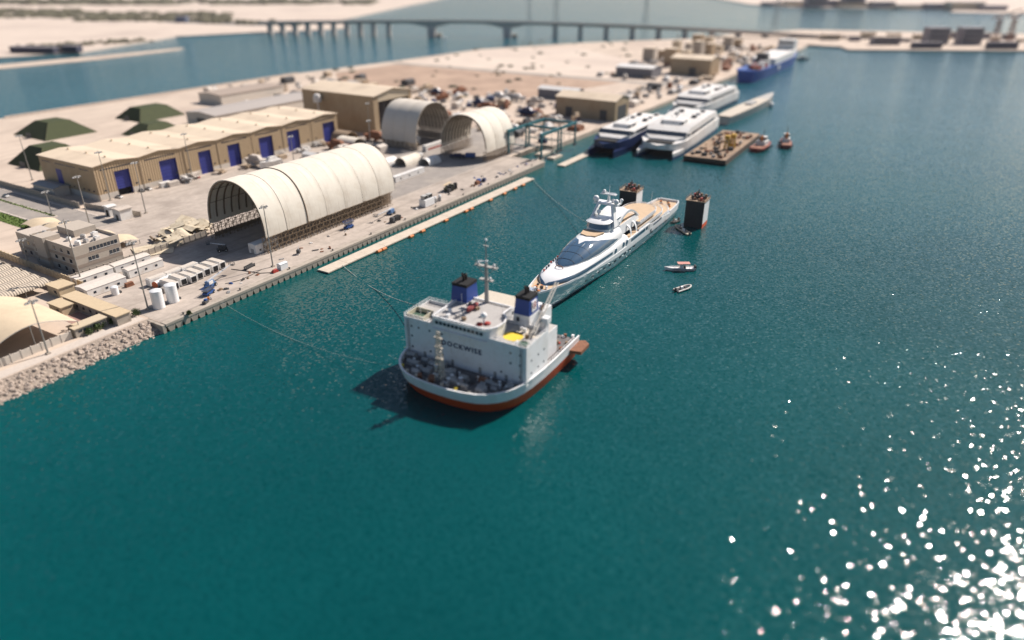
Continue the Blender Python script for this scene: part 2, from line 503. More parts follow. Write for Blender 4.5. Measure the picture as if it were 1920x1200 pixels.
# local streets at the left
sheet('street', [(45.6, 128), (55, 128), (55, 330), (45.6, 330)], QZ + 0.06, asphalt_pale)
sheet('street_inner', [(35.5, 110), (43.4, 110), (43.4, 330), (35.5, 330)], QZ + 0.065, asphalt_pale)
sheet('street_cross', [(43.4, 116), (56, 112), (56, 146), (43.4, 146)], QZ + 0.055, asphalt_pale)
med = sheet('street_median', [(43.4, 147), (45.6, 147), (45.6, 330), (43.4, 330)], QZ + 0.14, kerb_m, QZ - 0.1)
def scatter_grass(name, poly_uv, n, h, label, z=QZ + 0.05, seed=1, flare=0.1):
    rnd = random.Random(seed)
    us = [p[0] for p in poly_uv]; vs = [p[1] for p in poly_uv]
    m = MB()
    w = [LW(a, b) for a, b in poly_uv]
    m.add([(p.x, p.y, z) for p in w], [tuple(range(len(w)))])
    for _ in range(n):
        u, v = rnd.uniform(min(us), max(us)), rnd.uniform(min(vs), max(vs))
        p = LW(u, v); a = rnd.uniform(0, 6.28); hh = h * rnd.uniform(0.5, 1.3); ww = hh * 0.7
        dx, dy = ww * math.cos(a), ww * math.sin(a)
        m.add([(p.x - dx, p.y - dy, z), (p.x + dx, p.y + dy, z), (p.x + rnd.uniform(-flare, flare), p.y + rnd.uniform(-flare, flare), z + hh)], [(0, 1, 2)])
    o = m.build(name, grass_m)
    return tag(o, label, 'grass', kind='stuff')
scatter_grass('median_grass', [(43.8, 148), (45.2, 148), (45.2, 330), (43.8, 330)], 900, 0.5, 'narrow green planted strip between the two street lanes', QZ + 0.15, 2)
scatter_grass('verge_grass', [(27, 139), (34.2, 139), (34.2, 330), (27, 330)], 2600, 0.45, 'wide green lawn verge beside the street at far left', QZ + 0.04, 3)
kerb_parent = tag(MB().add([tuple(LW(a, b, QZ + 0.02)) for a, b in ((34.3, 110), (35.4, 110), (35.4, 330), (34.3, 330))], [(0, 1, 2, 3)]).build('street_kerb', kerb_m), kind='structure')
kme = MB().box(0, 1.0, 0, 3.3, 0, 0.15).mesh('kerb_stone', kerb_m)
for uu in (34.35, 55.1):
    for k in range(30):
        o = put('kerb_stone', kme, kerb_parent, LW(uu, 112 + k * 3.6, QZ + 0.021), AX)

# ---- rubble revetment left of the quay
def rock_mesh(seed, r):
    rnd = random.Random(seed)
    m = MB(); n = 6
    prof = [(0.15, -0.75), (0.85, -0.4), (1.0, 0.1), (0.7, 0.55), (0.12, 0.75)]
    vs, fs = [], []
    for rr, z in prof:
        for k in range(n):
            a = 2 * math.pi * k / n + z
            q = rr * r * rnd.uniform(0.72, 1.25)
            vs.append((q * math.cos(a), q * math.sin(a) * 0.8, z * r * rnd.uniform(0.8, 1.2)))
    for j in range(4):
        for k in range(n):
            fs.append((j*n + k, j*n + (k+1) % n, (j+1)*n + (k+1) % n, (j+1)*n + k))
    fs += [tuple(range(n - 1, -1, -1)), tuple(range(4*n, 5*n))]
    m.add(vs, fs)
    return m.mesh('rock', rock_m)
rev = MB()
pr = [(8.1, 3.0), (6.6, 2.7), (-1.6, -0.9), (-1.6, -3), (8.1, -3)]
a0, a1 = LW(-400, 0), LW(-0.1, 0)
vs = [LW(-400, v, z) for v, z in pr] + [LW(-0.1, v, z) for v, z in pr]
rev.add(vs, [(0, 1, 6, 5), (1, 2, 7, 6), (2, 3, 8, 7), (5, 6, 7, 8, 9), (4, 3, 2, 1, 0)])
revet = struct('rubble_revetment', rev, mat('rubble_bed', (0.30, 0.245, 0.20), 0.95, var=0.4, scale=1.2, bump=0.25, bscale=1.5))
rocks = [rock_mesh(s, 1.0) for s in range(9)]
rnd = random.Random(11)
for k in range(298):
    t = k / 298.0
    u = -60 + 59.4 * ((k * 0.61803) % 1.0)
    s = rnd.random()
    v = 6.9 - 8.0 * s + rnd.uniform(-0.2, 0.2)
    z = 2.75 - 3.55 * s
    o = put('rock', rocks[k % 9], revet, LW(u, v, z), rnd.uniform(0, 6.28))
    o.rotation_euler = (rnd.uniform(-0.5, 0.5), rnd.uniform(-0.5, 0.5), rnd.uniform(0, 6.28))
    q = rnd.uniform(0.55, 1.15)
    o.scale = (q, q, q)
rest = MB()
for k in range(900):
    u = rnd.uniform(-130, -0.5); s = rnd.random()
    p = LW(u, 7.0 - 8.2 * s, 2.7 - 3.6 * s)
    r = rnd.uniform(0.3, 0.75)
    rest.add([p + Vector((r * rnd.uniform(.6, 1.2) * dx, r * rnd.uniform(.6, 1.2) * dy, r * rnd.uniform(.5, 1) * dz)) for dx, dy, dz in
              ((1, 0, 0), (0, 1, 0), (-1, 0, 0), (0, -1, 0), (0, 0, 1), (0, 0, -1))],
             [(0, 1, 4), (1, 2, 4), (2, 3, 4), (3, 0, 4), (1, 0, 5), (2, 1, 5), (3, 2, 5), (0, 3, 5)])
tag(rest.build('small_rocks', rock_m, revet), kind='stuff')
sheet('shore_track', [(-400, 8.6), (-1, 8.6), (-1, 13.0), (-400, 13.5)], QZ + 0.05, kerb_m)

# ---- quay wall: coping and notched concrete panels over dark recesses
qw = MB()
def uvbox(m, u0, u1, v0, v1, z0, z1):
    p = [LW(u0, v0), LW(u1, v0), LW(u1, v1), LW(u0, v1)]
    return m.prism([(q.x, q.y) for q in p], z0, z1)
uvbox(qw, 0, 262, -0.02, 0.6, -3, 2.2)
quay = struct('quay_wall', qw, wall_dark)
cop = MB().box(0.03, 11.87, -1.25, 1.6, 2.2, 3.1).mesh('coping', wall_conc)
for k in range(22):
    put('coping', cop, quay, LW(k * 11.909, 0, 0), AX)
pan = MB().extr([(0.03, 2.18), (2.97, 2.18), (2.97, 1.75), (1.98, -1.2), (1.02, -1.2), (0.03, 1.75)], -1.1, -0.03, 'y').mesh('wall_panel', wall_conc)
for k in range(87):
    put('wall_panel', pan, quay, LW(k * 3.0 + 0.5, 0, 0), AX)
endp = MB()
uvbox(endp, -1.2, -0.05, -1.1, 8.0, -2, 2.9)
endp.build('end_panel', wall_conc, quay)
bol = MB().lathe(0, 0, [(0.32, 0), (0.26, 0.15), (0.22, 0.5), (0.42, 0.62), (0.42, 0.75), (0.2, 0.85)], 10).mesh('bollard', dgrey_m, True)
for k in range(11):
    o = solo('bollard', bol, None, 'small dark mooring bollard on the quay coping', 'bollard', 8 + 24 * k, 0.4, 3.1, group='bollards along the quay edge')
# ---- floating pontoon
def pontoon(u0, u1, v0, v1, nsec, label):
    t = thing('floating_pontoon', label, 'pontoon', u0, v0, 0)
    Ls = (u1 - u0) / nsec
    deck = MB().box(0.06, Ls - 0.06, 0, v1 - v0, 0.28, 0.75).mesh('deck_section', mat('pontoon_deck', (0.58, 0.50, 0.41), 0.85, var=0.08, scale=0.5, dirt=(0.48, 0.41, 0.33), dscale=0.3))
    flo = MB().box(0.5, Ls - 0.5, 0.3, v1 - v0 - 0.3, -0.5, 0.28).mesh('float_tank', dgrey_m)
    for k in range(nsec):
        put('deck_section', deck, t, (k * Ls, 0, 0.0 + 0.02 * (k % 2)))
        put('float_tank', flo, t, (k * Ls, 0, 0))
    return t
pontoon(65.5, 231.5, -10.9, -4.8, 14, 'long narrow beige floating pontoon moored along the quay wall')
pontoon(266.5, 302, -12.4, -7.0, 3, 'short beige floating pontoon at the mouth of the ship lift basin')
fen = MB().tube((-1.3, 0, 0.4), (1.3, 0, 0.4), 0.7, 12)
fen.tube((-1.5, 0, 0.45), (-1.3, 0, 0.45), 0.35, 8, 0.8); fen.tube((1.3, 0, 0.45), (1.5, 0, 0.45), 0.8, 8, 0.35)
fme = fen.mesh('fender', orange_m, True)
for k, (px, py) in enumerate([(707, 470), (717, 466), (770, 443), (791, 433), (834, 413), (874, 396), (881, 391), (919, 375), (945, 363), (966, 354), (980, 347)]):
    u, v = PL(px, py, 0.4)
    solo('fender', fme, None, 'orange cylindrical fender floating against the long pontoon', 'fender', u, -11.85, 0.0, group='orange fenders along the pontoon')

# ---- far land
def wsheet(name, pts, z, material, low=-2.0):
    return struct(name, MB().prism([(a, b) for a, b in pts], low, z), material)
def PW(px, py, z=0.0):
    p = PG(px, py, z); return (p.x, p.y)
wsheet('far_shore', [(-6900, 300), (-1400, 700), (-693, 1018), PW(150, 100), PW(330, 70), PW(480, 62), PW(600, 58), (-330, 1560), PW(640, 38), PW(760, 12), PW(800, 4), (-250, 3600), (-6900, 3600)], 1.6, sand_pale)
wsheet('sand_spit', [PW(-200, 138), PW(0, 122), PW(180, 106), PW(345, 90), PW(330, 95), PW(180, 113), PW(0, 130), PW(-200, 146)], 0.7, sand)
wsheet('far_quay', [PW(1335, 69), PW(1500, 58), PW(1920, 66), PW(2400, 74), PW(2400, 112), PW(1920, 98), PW(1590, 96), PW(1575, 90), PW(1500, 86), PW(1430, 78)], 2.4, sand)
wsheet('far_island', [PW(1405, 9), PW(1490, 15), PW(1640, 17), PW(1790, 20), PW(1780, 24), PW(1900, 27), PW(2300, 30), (6000, 2600), (6000, 5200), (900, 5200)], 1.8, sand_pale)
wsheet('far_coast', [(-250, 4300), (900, 5400), (6900, 5400), (6900, 11800), (-6900, 11800), (-6900, 4000), (-800, 3900)], 2.0, sand_pale)
wsheet('far_shore_road', [PW(160, 32), PW(330, 44), PW(480, 50), PW(600, 44), PW(600, 41), PW(480, 46), PW(330, 40), PW(160, 29)], 1.9, asphalt, 1.0)
# ---- bridge
br = bpy.data.objects.new('road_bridge', None); C.objects.link(br)
br.location = (-80, 1362, 0)
tag(br, 'long concrete road bridge on many piers across the far channel', 'bridge')
def deck_z(x):
    return 25.5 - 0.00004 * (x + 80) ** 2 - (0.008 * max(0, x + 80))
def by(x):
    return 1362 - 0.10 * (x + 80) + 0.00028 * max(0, -(x + 150)) ** 2 * 1.0
xs = list(range(-470, 640, 15))
secs = []
dk = MB(); rls = [MB(), MB()]
for a, b in zip(xs[:-1], xs[1:]):
    vs = []
    for x in (a, b):
        z = deck_z(x); y = by(x) - 1362
        hx = 4.0
        for cx in (-144, -9):
            hx = max(hx, 12.0 * max(0, 1 - abs(x - cx) / 62.0) ** 1.3)
        vs += [(x + 80, y - 9, z), (x + 80, y + 9, z), (x + 80, y + 5, z - hx), (x + 80, y - 5, z - hx)]
    dk.add(vs, [(0, 1, 5, 4), (1, 2, 6, 5), (2, 3, 7, 6), (3, 0, 4, 7)] + ([(3, 2, 1, 0)] if a == xs[0] else []) + ([(4, 5, 6, 7)] if b == xs[-1] else []))
    for i_, s in enumerate((-9.0, 9.0)):
        rl = rls[i_]
        za, zb, ya, yb = deck_z(a), deck_z(b), by(a) - 1362, by(b) - 1362
        rl.add([(a + 80, ya + s - 0.3, za), (b + 80, yb + s - 0.3, zb), (b + 80, yb + s + 0.3, zb), (a + 80, ya + s + 0.3, za),
                (a + 80, ya + s - 0.3, za + 1.4), (b + 80, yb + s - 0.3, zb + 1.4), (b + 80, yb + s + 0.3, zb + 1.4), (a + 80, ya + s + 0.3, za + 1.4)],
               [(4, 5, 6, 7), (0, 1, 5, 4), (2, 3, 7, 6), (1, 2, 6, 5), (3, 0, 4, 7)])
dk.build('deck', bridge_m, br)
for rl in rls: rl.build('parapet', bridge_m, br)
for x in [-450, -425, -400, -375, -350, -325, -300, -275, -250, -222] + [-144, -9] + [76, 120, 165, 210, 255, 300, 345, 390, 435, 480, 525, 570]:
    y = by(x) - 1362; zt = deck_z(x) - 1.2
    m = MB(); big = x in (-144, -9)
    if big:
        m.frustum([(x + 74, y - 9), (x + 86, y - 9), (x + 86, y + 9), (x + 74, y + 9)], [(x + 72, y - 6), (x + 88, y - 6), (x + 88, y + 6), (x + 72, y + 6)], -2, zt - 6)
        m.build('main_pier', bridge_m, br)
        MB().box(x + 88.5, x + 98, y - 11, y + 2, -2, 5).build('pier_fender', mat('pier_fender_sand', (0.55, 0.45, 0.35), 0.9), br)
    else:
        for s in (-4.5, 4.5):
            m.box(x + 76.5, x + 83.5, y + s - 2.6, y + s + 2.6, -2, zt - 3.2)
        m.box(x + 76, x + 84, y - 9, y + 9, zt - 3.2, zt - 1.9)
        m.build('pier', bridge_m, br)

# ---- haze over the whole site
hz = MB().box(-7100, 7100, -1300, 12100, -5, 160)
hm = bpy.data.materials.new('haze'); hm.use_nodes = True
nt = hm.node_tree
for n in list(nt.nodes): nt.nodes.remove(n)
pv = nt.nodes.new('ShaderNodeVolumePrincipled'); mo = nt.nodes.new('ShaderNodeOutputMaterial')
pv.inputs['Color'].default_value = (0.93, 0.90, 0.93, 1)
pv.inputs['Density'].default_value = 0.000025
pv.inputs['Anisotropy'].default_value = 0.35
nt.links.new(pv.outputs[0], mo.inputs['Volume'])
HAZE = True
if HAZE:
    tag(hz.build('haze', hm), kind='stuff')
# ================================================================== BUILDINGS
def arch_pt(hw, rise, th, n=2.25):
    c, s = math.cos(th), math.sin(th)
    return (hw * math.copysign(abs(c) ** (2 / n), c), rise * abs(s) ** (2 / n))
def arch_shelter(name, label, u, v, rot, length, hw, base, rise, npan, canvas_m, bay=4.0, rib_step=4.0, seams=None, sag=0.22, skirt=None):
    """fabric arch on a scaffold base; x along the axis, y across, origin at the middle of the near opening"""
    t = thing(name, label, 'hangar', u, v, QZ, rot)
    pl = length / npan
    ths = [math.pi * k / 40 for k in range(41)]
    pan_me = {}
    for k in range(npan):
        m = MB()
        nsub = 7
        xs_ = [0.05 + (pl - 0.10) * j / (nsub - 1) for j in range(nsub)]
        out, inn = [], []
        for j, x in enumerate(xs_):
            bul = sag * math.sin(math.pi * j / (nsub - 1)) + 0.05 * math.sin(j * 2.9 + k)
            ro, ri = [], []
            for i, th in enumerate(ths):
                y, z = arch_pt(hw + bul, rise + bul, th)
                y2, z2 = arch_pt(hw + bul - 0.2, rise + bul - 0.2, th)
                low = 0.0
                if i in (0, 40):
                    low = -0.35 * math.sin(math.pi * j / (nsub - 1)) - 0.25 * math.sin(k * 2.1 + j)
                ro.append((x, y, base + z + low)); ri.append((x, y2, base + z2 + low))
            out.append(ro + ri[::-1])
        m.loft(out, closed=True, caps=True)
        o = m.build('canvas_panel', canvas_m, t, 50)
        o.location = (k * pl, 0, 0)
    # seams: rope-like arcs over the cloth between panels
    for k in range(npan + 1):
        m = MB()
        r = 0.06 if (seams is None or k not in seams) else 0.32
        pts = []
        for th in ths:
            y, z = arch_pt(hw + 0.04, rise + 0.04, th)
            pts.append((0, y, base + z))
        m.path(pts, r, 5)
        o = m.build('seam', seam_m if (seams and k in seams) else mat('seam_pale', (0.60, 0.53, 0.43), 0.8), t)
        o.location = (min(max(k * pl, 0.1), length - 0.1), 0, 0)
    rib = MB()
    pts = []
    for th in ths[1:-1:2]:
        y, z = arch_pt(hw - 0.75, rise - 0.75, th)
        pts.append((0, y, base + z))
    for a, b in zip(pts[:-1], pts[1:]):
        a, b = Vector(a), Vector(b)
        rib.tube(a, b, 0.34, 4)
    rme = rib.mesh('arch_rib', rib_m)
    n = int(length / rib_step)
    for k in range(n + 1):
        put('arch_rib', rme, t, (min(max(k * rib_step, 0.5), length - 0.5), 0, 0))
    pur = MB()
    for th in [R(a) for a in (25, 50, 75, 105, 130, 155)]:
        y, z = arch_pt(hw - 1.15, rise - 1.15, th)
        m = MB().tube((0.4, y, base + z), (length - 0.4, y, base + z), 0.13, 4)
        m.build('purlin', rib_m, t)
    # scaffold bays
    if base > 0.5:
        m = MB(); d = 2.6
        for y in (-d, 0):
            m.tube((0, y, 0), (0, y, base), 0.13, 4)
            for z in (base * .33, base * .66, base - .15):
                m.tube((0, y, z), (bay, y, z), 0.10, 4)
            m.tube((0, y, 0.1), (bay, y, base * .5), 0.085, 4); m.tube((0, y, base * .5), (bay, y, 0.1), 0.085, 4)
            m.tube((0, y, base * .5), (bay, y, base), 0.085, 4); m.tube((0, y, base), (bay, y, base * .5), 0.085, 4)
            m.tube((bay / 2, y, 0), (bay / 2, y, base), 0.09, 4)
        for z in (base * .33, base * .66, base - .15):
            m.tube((0, -d, z), (0, 0, z), 0.10, 4)
        m.tube((0, -d, 0), (0, 0, base * .5), 0.085, 4); m.tube((0, 0, base * .5), (0, -d, base), 0.085, 4)
        sme = m.mesh('scaffold_bay', scaff_m)
        nb = int(length / bay)
        for k in range(nb):
            put('scaffold_bay', sme, t, (k * bay, -hw + d - 0.2, 0))
            put('scaffold_bay', sme, t, (k * bay, hw + 0.2, 0))
    return t

# --- the big hangar on the quay
h1 = arch_shelter('arched_hangar', 'largest cream canvas arched hangar on a scaffold base, nearest the quay edge', 63.6, 38.9, 0, 82.5, 17.9, 7.0, 21.4, 7, canvas, seams=(2,), sag=.09)
# inner cloth skirt hung along the far part of the quay-side scaffold
m = MB().box(46, 82, -15.0, -14.8, 0.3, 7.0)
m.build('skirt_cloth', mat('skirt_cloth', (0.24, 0.19, 0.145), 0.9, var=0.2), h1)
m = MB().box(2, 82, 18.4, 18.6, 0.2, 2.0); m.build('back_skirt', mat('skirt_cloth', (0.24, 0.19, 0.145)), h1)
# --- open arches further along
h2 = arch_shelter('arched_hangar', 'short cream arched shelter open towards the basin, right of the other two hangars', 241, 45.5, 0, 33, 17.2, 6.0, 21.0, 3, canvas, rib_step=3.4)
h3 = arch_shelter('arched_hangar', 'greyish arched shelter with ribbed inside facing the quay, beside the tall tan hall', 262, 84, 90, 29, 19.5, 5.0, 23.0, 3, canvas_grey, rib_step=3.0)
for s in (-1, 1):
    MB().box(0.5, 28.5, s * 17.6 - 0.1, s * 17.6 + 0.1, 0.2, 5.0).build('side_skirt', canvas_grey, h3)

# --- long warehouse with seven blue roller doors
wh = thing('warehouse', 'long tan warehouse with a wavy cream roof and a row of blue roller doors', 'warehouse', 70, 152, QZ)
WL, WD, WH, NG = 172.0, 50.0, 17.6, 7
gw = WL / NG
poly = [(0, 0)]
doors = [(84.5, 8.4), (111.2, 10.6), (134.8, 8.4), (155.0, 8.8), (179.3, 10.6), (201.8, 10.4), (233.6, 11.0)]
# front wall pieces between the doors, with the gables
def front_top(x):
    k = (x % gw) / gw
    return WH + 1.3 * (1 - abs(2 * k - 1))
edges = [0.0]
for c, w in doors:
    edges += [c - 70 - w / 2, c - 70 + w / 2]
edges.append(WL)
DH = 13.2
for k in range(0, len(edges), 2):
    a, b = edges[k], edges[k + 1]
    xs_ = sorted({a, b} | {i * gw / 2 for i in range(2 * NG + 1) if a < i * gw / 2 < b})
    MB().extr([(a, 3.2), (b, 3.2)] + [(x, min(front_top(x), 99) - 0.05) for x in reversed(xs_)], 0.0, 0.5, 'y').build('front_wall', tan_rib, wh)
    MB().box(a, b, -0.06, 0.5, 0, 3.2).build('plinth', plinth_m, wh)
for i, (c, w) in enumerate(doors):
    a, b = c - 70 - w / 2, c - 70 + w / 2
    xs_ = sorted({a, b} | {j * gw / 2 for j in range(2 * NG + 1) if a < j * gw / 2 < b})
    MB().extr([(a, DH), (b, DH)] + [(x, front_top(x) - 0.05) for x in reversed(xs_)], 0.0, 0.5, 'y').build('door_lintel', tan_rib, wh)
    z0 = 3.6 if i == 0 else 0.0
    m = MB()
    n = 14
    for j in range(n):
        za, zb = z0 + (DH - z0) * j / n, z0 + (DH - z0) * (j + 1) / n
        m.box(a, b, 1.15 + 0.12 * (j % 2), 1.5, za, zb)
    d = m.build('roller_door', blue_door, wh)
    for x in (a, b):
        MB().box(x - 0.12, x + 0.12, 0.52, 1.6, 0, DH).build('door_jamb', blue_door, wh)
    if z0:
        MB().box(a + .15, b - .15, 2.4, 2.5, 0, 3.6).build('door_gap', black_m, wh)
for g in range(NG):
    m = MB()
    for j in range(12):
        x = g * gw + 3.5 + j * 1.5
        m.box(x, x + 1.1, -0.05, 0.06, 15.0, 15.7)
    m.build('window_strip', glass_dark, wh)
    for j, dx in enumerate((3.2, 20.5)):
        MB().box(g * gw + dx, g * gw + dx + 1.3, -0.05, 0.06, 4.4, 5.2).build('window', glass_dark, wh)
    MB().tube((g * gw + 0.3, -0.2, 0), (g * gw + 0.3, -0.2, WH), 0.12, 5).build('downpipe', tan_pale, wh)
# roof: two sloping sheets per gable, joined in valleys
for g in range(NG):
    for s in (0, 1):
        x0, x1 = g * gw + s * gw / 2, g * gw + (s + 1) * gw / 2
        za, zb = (WH, WH + 1.3) if s == 0 else (WH + 1.3, WH)
        xa = x0 - (0.6 if g == 0 and s == 0 else 0); xb = x1 + (0.6 if g == NG - 1 and s == 1 else 0)
        MB().add([(xa, -0.8, za), (xb, -0.8, zb), (xb, WD + .6, zb), (xa, WD + .6, za), (xa, -0.8, za + .35), (xb, -0.8, zb + .35), (xb, WD + .6, zb + .35), (xa, WD + .6, za + .35)],
                 [(3, 2, 1, 0), (4, 5, 6, 7), (0, 1, 5, 4), (1, 2, 6, 5), (2, 3, 7, 6), (3, 0, 4, 7)]).build('roof_sheet', roof_cream, wh)
    for j in range(3):
        MB().lathe(g * gw + gw / 2, 8 + 17 * j, [(0.5, WH + 1.5), (0.5, WH + 2.2), (0.7, WH + 2.3), (0.2, WH + 2.6)], 8).build('roof_vent', tan_pale, wh)
# end walls
MB().box(0, 0.5, 0.5, WD, 3.2, WH - 0.05).build('end_wall', tan_wall, wh)
MB().box(-0.06, 0.5, 0.5, WD, 0, 3.2).build('plinth', plinth_m, wh)
MB().box(WL - 0.5, WL, 0.5, WD, 0, WH - 0.05).build('end_wall', tan_wall, wh)
MB().box(0.5, WL - 0.5, WD - 0.5, WD, 0, WH - 0.05).build('back_wall', tan_wall, wh)
MB().box(-0.12, -0.02, 30.5, 35.5, 0, 12.5).build('end_door', blue_door, wh)
for y0 in (4, 16, 26, 39):
    m = MB()
    for j in range(6):
        m.box(-0.06, 0.05, y0 + j * 1.5, y0 + j * 1.5 + 1.1, 15.0, 15.7)
    m.build('window_strip', glass_dark, wh)
for j in range(6):
    MB().box(-0.06, 0.05, 3 + j * 4.4, 4.3 + j * 4.4, 4.4, 5.2).build('window', glass_dark, wh)
# low lean-to beyond the warehouse end
# --- tall hall
hall = thing('tall_hall', 'tall tan assembly hall with a dark open doorway behind the grey arched shelter', 'hall', 268, 141, QZ)
HL, HD, HH = 42.0, 70.0, 26.0
MB().box(0, 0.6, 0.6, HD, 0, HH).build('side_wall', tan_wall, hall)
MB().box(HL - .6, HL, 0.6, HD, 0, HH).build('side_wall', tan_wall, hall)
MB().box(0.6, HL - .6, HD - .6, HD, 0, HH).build('back_wall', tan_wall, hall)
MB().box(0, 5, 0, 0.6, 0, HH).build('front_pier', tan_wall, hall)
MB().box(HL - 3, HL, 0, 0.6, 0, HH).build('front_pier', tan_wall, hall)
MB().extr([(0, HH), (5, HH - 0), (5, HH - 4), (HL - 3, HH - 4), (HL - 3, HH), (HL, HH), (HL / 2, HH + 3.4)], 0, 0.6, 'y').build('front_gable', tan_pale, hall)
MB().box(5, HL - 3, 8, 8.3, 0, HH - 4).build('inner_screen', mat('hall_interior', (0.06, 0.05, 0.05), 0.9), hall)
for j in range(5):
    MB().box(5 + j * 6.8, 5.5 + j * 6.8, 0.7, 1.1, 0, HH - 4).build('door_mullion', dgrey_m, hall)
for s in (0, 1):
    xa, xb, za, zb = (-.8, HL / 2, HH, HH + 3.5) if s == 0 else (HL / 2, HL + .8, HH + 3.5, HH)
    MB().add([(xa, -1.2, za), (xb, -1.2, zb), (xb, HD + .6, zb), (xa, HD + .6, za), (xa, -1.2, za + .4), (xb, -1.2, zb + .4), (xb, HD + .6, zb + .4), (xa, HD + .6, za + .4)],
             [(3, 2, 1, 0), (4, 5, 6, 7), (0, 1, 5, 4), (1, 2, 6, 5), (2, 3, 7, 6), (3, 0, 4, 7)]).build('roof_sheet', roof_cream, hall)
MB().lathe(-4.5, 50, [(3.0, 19), (3.0, 22.5), (2.0, 24.4), (0.3, 25)], 12).lathe(-4.5, 50, [(0.5, 0), (0.5, 19)], 8).build('water_tank', white_m, hall, True)

def gable_shed(name, label, cat, u, v, rot, Lx, Dy, h, rise, wall_mat, roof_mat, ridge='x', door=None, z=QZ, group=None):
    t = thing(name, label, cat, u, v, z, rot, group)
    if ridge == 'x':
        MB().extr([(0, 0), (Dy, 0), (Dy, h), (Dy / 2, h + rise), (0, h)], 0, Lx, 'x').build('wall', wall_mat, t)
        for s in (0, 1):
            a, b = (-.5, Dy / 2) if s == 0 else (Dy / 2, Dy + .5)
            za, zb = (h - rise / Dy, h + rise) if s == 0 else (h + rise, h - rise / Dy)
            MB().extr([(a, za + .05), (b, zb + .05), (b, zb + .35), (a, za + .35)], -.6, Lx + .6, 'x').build('roof_sheet', roof_mat, t)
    else:
        MB().extr([(0, 0), (Lx, 0), (Lx, h), (Lx / 2, h + rise), (0, h)], 0, Dy, 'y').build('wall', wall_mat, t)
        for s in (0, 1):
            a, b = (-.5, Lx / 2) if s == 0 else (Lx / 2, Lx + .5)
            za, zb = (h - rise / Lx, h + rise) if s == 0 else (h + rise, h - rise / Lx)
            MB().extr([(a, za + .05), (b, zb + .05), (b, zb + .35), (a, za + .35)], -.6, Dy + .6, 'y').build('roof_sheet', roof_mat, t)
    if door:
        for (face, c, w, hh, dm) in door:
            if face == '-x': MB().box(-.12, .02, c - w / 2, c + w / 2, 0, hh).build('door', dm, t)
            if face == '-y': MB().box(c - w / 2, c + w / 2, -.12, .02, 0, hh).build('door', dm, t)
    return t
gable_shed('workshop', 'tan workshop with a cream roof standing behind the moored ferries', 'workshop', 400, 14, 0, 26, 52, 15, 3.2, tan_wall, roof_cream, 'y', [('-y', 13, 16, 11, dgrey_m), ('-x', 10, 6, 8, dgrey_m), ('-x', 40, 6, 8, dgrey_m)])
gable_shed('workshop', 'distant tan workshop with a pale roof near the blue ship', 'workshop', 690, 30, 0, 34, 46, 17, 3, tan_wall, roof_cream, 'y', [('-x', 20, 8, 8, dgrey_m)])
gable_shed('workshop', 'grey roofed low workshop beside the far road, left of the distant tan workshop', 'workshop', 640, 78, 0, 30, 42, 10, 2, mat('dark_slate_wall', (0.16, 0.16, 0.18), 0.7), white_m, 'y')
gable_shed('workshop', 'dark walled shed with a white roof behind the clutter of the boat yard', 'workshop', 470, 82, 0, 14, 40, 8, 2, mat('dark_slate_wall', (0.16, 0.16, 0.18), 0.7), white_m, 'y')
gable_shed('workshop', 'long low grey roofed building behind the warehouse, near the channel shore', 'workshop', 222, 255, 0, 110, 34, 9, 1.5, plinth_m, mat('grey_roof', (0.40, 0.36, 0.33), 0.8, var=0.1), 'x', [('-x', 17, 10, 6, dgrey_m)])
gable_shed('workshop', 'flat pale shed between the low grey building and the channel shore', 'workshop', 290, 335, 0, 70, 30, 8, 1, plinth_m, mat('brown_roof', (0.36, 0.29, 0.24), 0.8, var=0.1), 'x')

# --- green tents
def tent(label, u, v, sx, sy, h, k=0.42):
    t = thing('green_tent', label, 'tent', u, v, QZ, group='green tents on the sand')
    bx = [(0, 0), (sx, 0), (sx, sy), (0, sy)]
    ins = sx * k
    tp = [(ins, sy * .3), (sx - ins, sy * .3), (sx - ins, sy * .7), (ins, sy * .7)]
    names = ['side_slope', 'end_slope', 'side_slope', 'end_slope']
    for i in range(4):
        j = (i + 1) % 4
        a, b = bx[i], bx[j]; c, d = tp[j], tp[i]
        o = 0.25
        MB().add([(a[0], a[1], 0), (b[0], b[1], 0), (c[0], c[1], h), (d[0], d[1], h),
                  (a[0] + o * (1 - 2 * (a[0] > sx / 2)), a[1] + o * (1 - 2 * (a[1] > sy / 2)), 0), (b[0] + o * (1 - 2 * (b[0] > sx / 2)), b[1] + o * (1 - 2 * (b[1] > sy / 2)), 0), (c[0], c[1], h - .25), (d[0], d[1], h - .25)],
                 [(0, 1, 2, 3), (7, 6, 5, 4), (0, 4, 5, 1), (1, 5, 6, 2), (2, 6, 7, 3), (3, 7, 4, 0)]).build(names[i], tent_green, t)
    MB().prism(tp, h - .2, h + .05).build('top_sheet', tent_green, t)
    for i in range(4):
        a, d = bx[i], tp[i]
        MB().tube((a[0], a[1], 0.1), (d[0], d[1], h), 0.18, 4).build('hip_seam', mat('tent_seam', (0.10, 0.10, 0.05), 0.8), t)
    MB().box(-0.15, 0.1, sy * .42, sy * .58, 0, 3.4).build('door_flap', dgrey_m, t)
    return t
tent('dark green hipped tent alone on the sand nearest the channel at far left', 132, 320, 37, 42, 9.5, .3)
tent('dark green hipped tent partly hidden behind the warehouse left end', 86, 240, 34, 36, 10.5, .3)
tent('dark green hipped tent beside the low grey building near the channel', 206, 325, 40, 33, 8.5, .22)
tent('low dark green tent showing just above the warehouse roof', 172, 268, 34, 28, 7.5, .3)

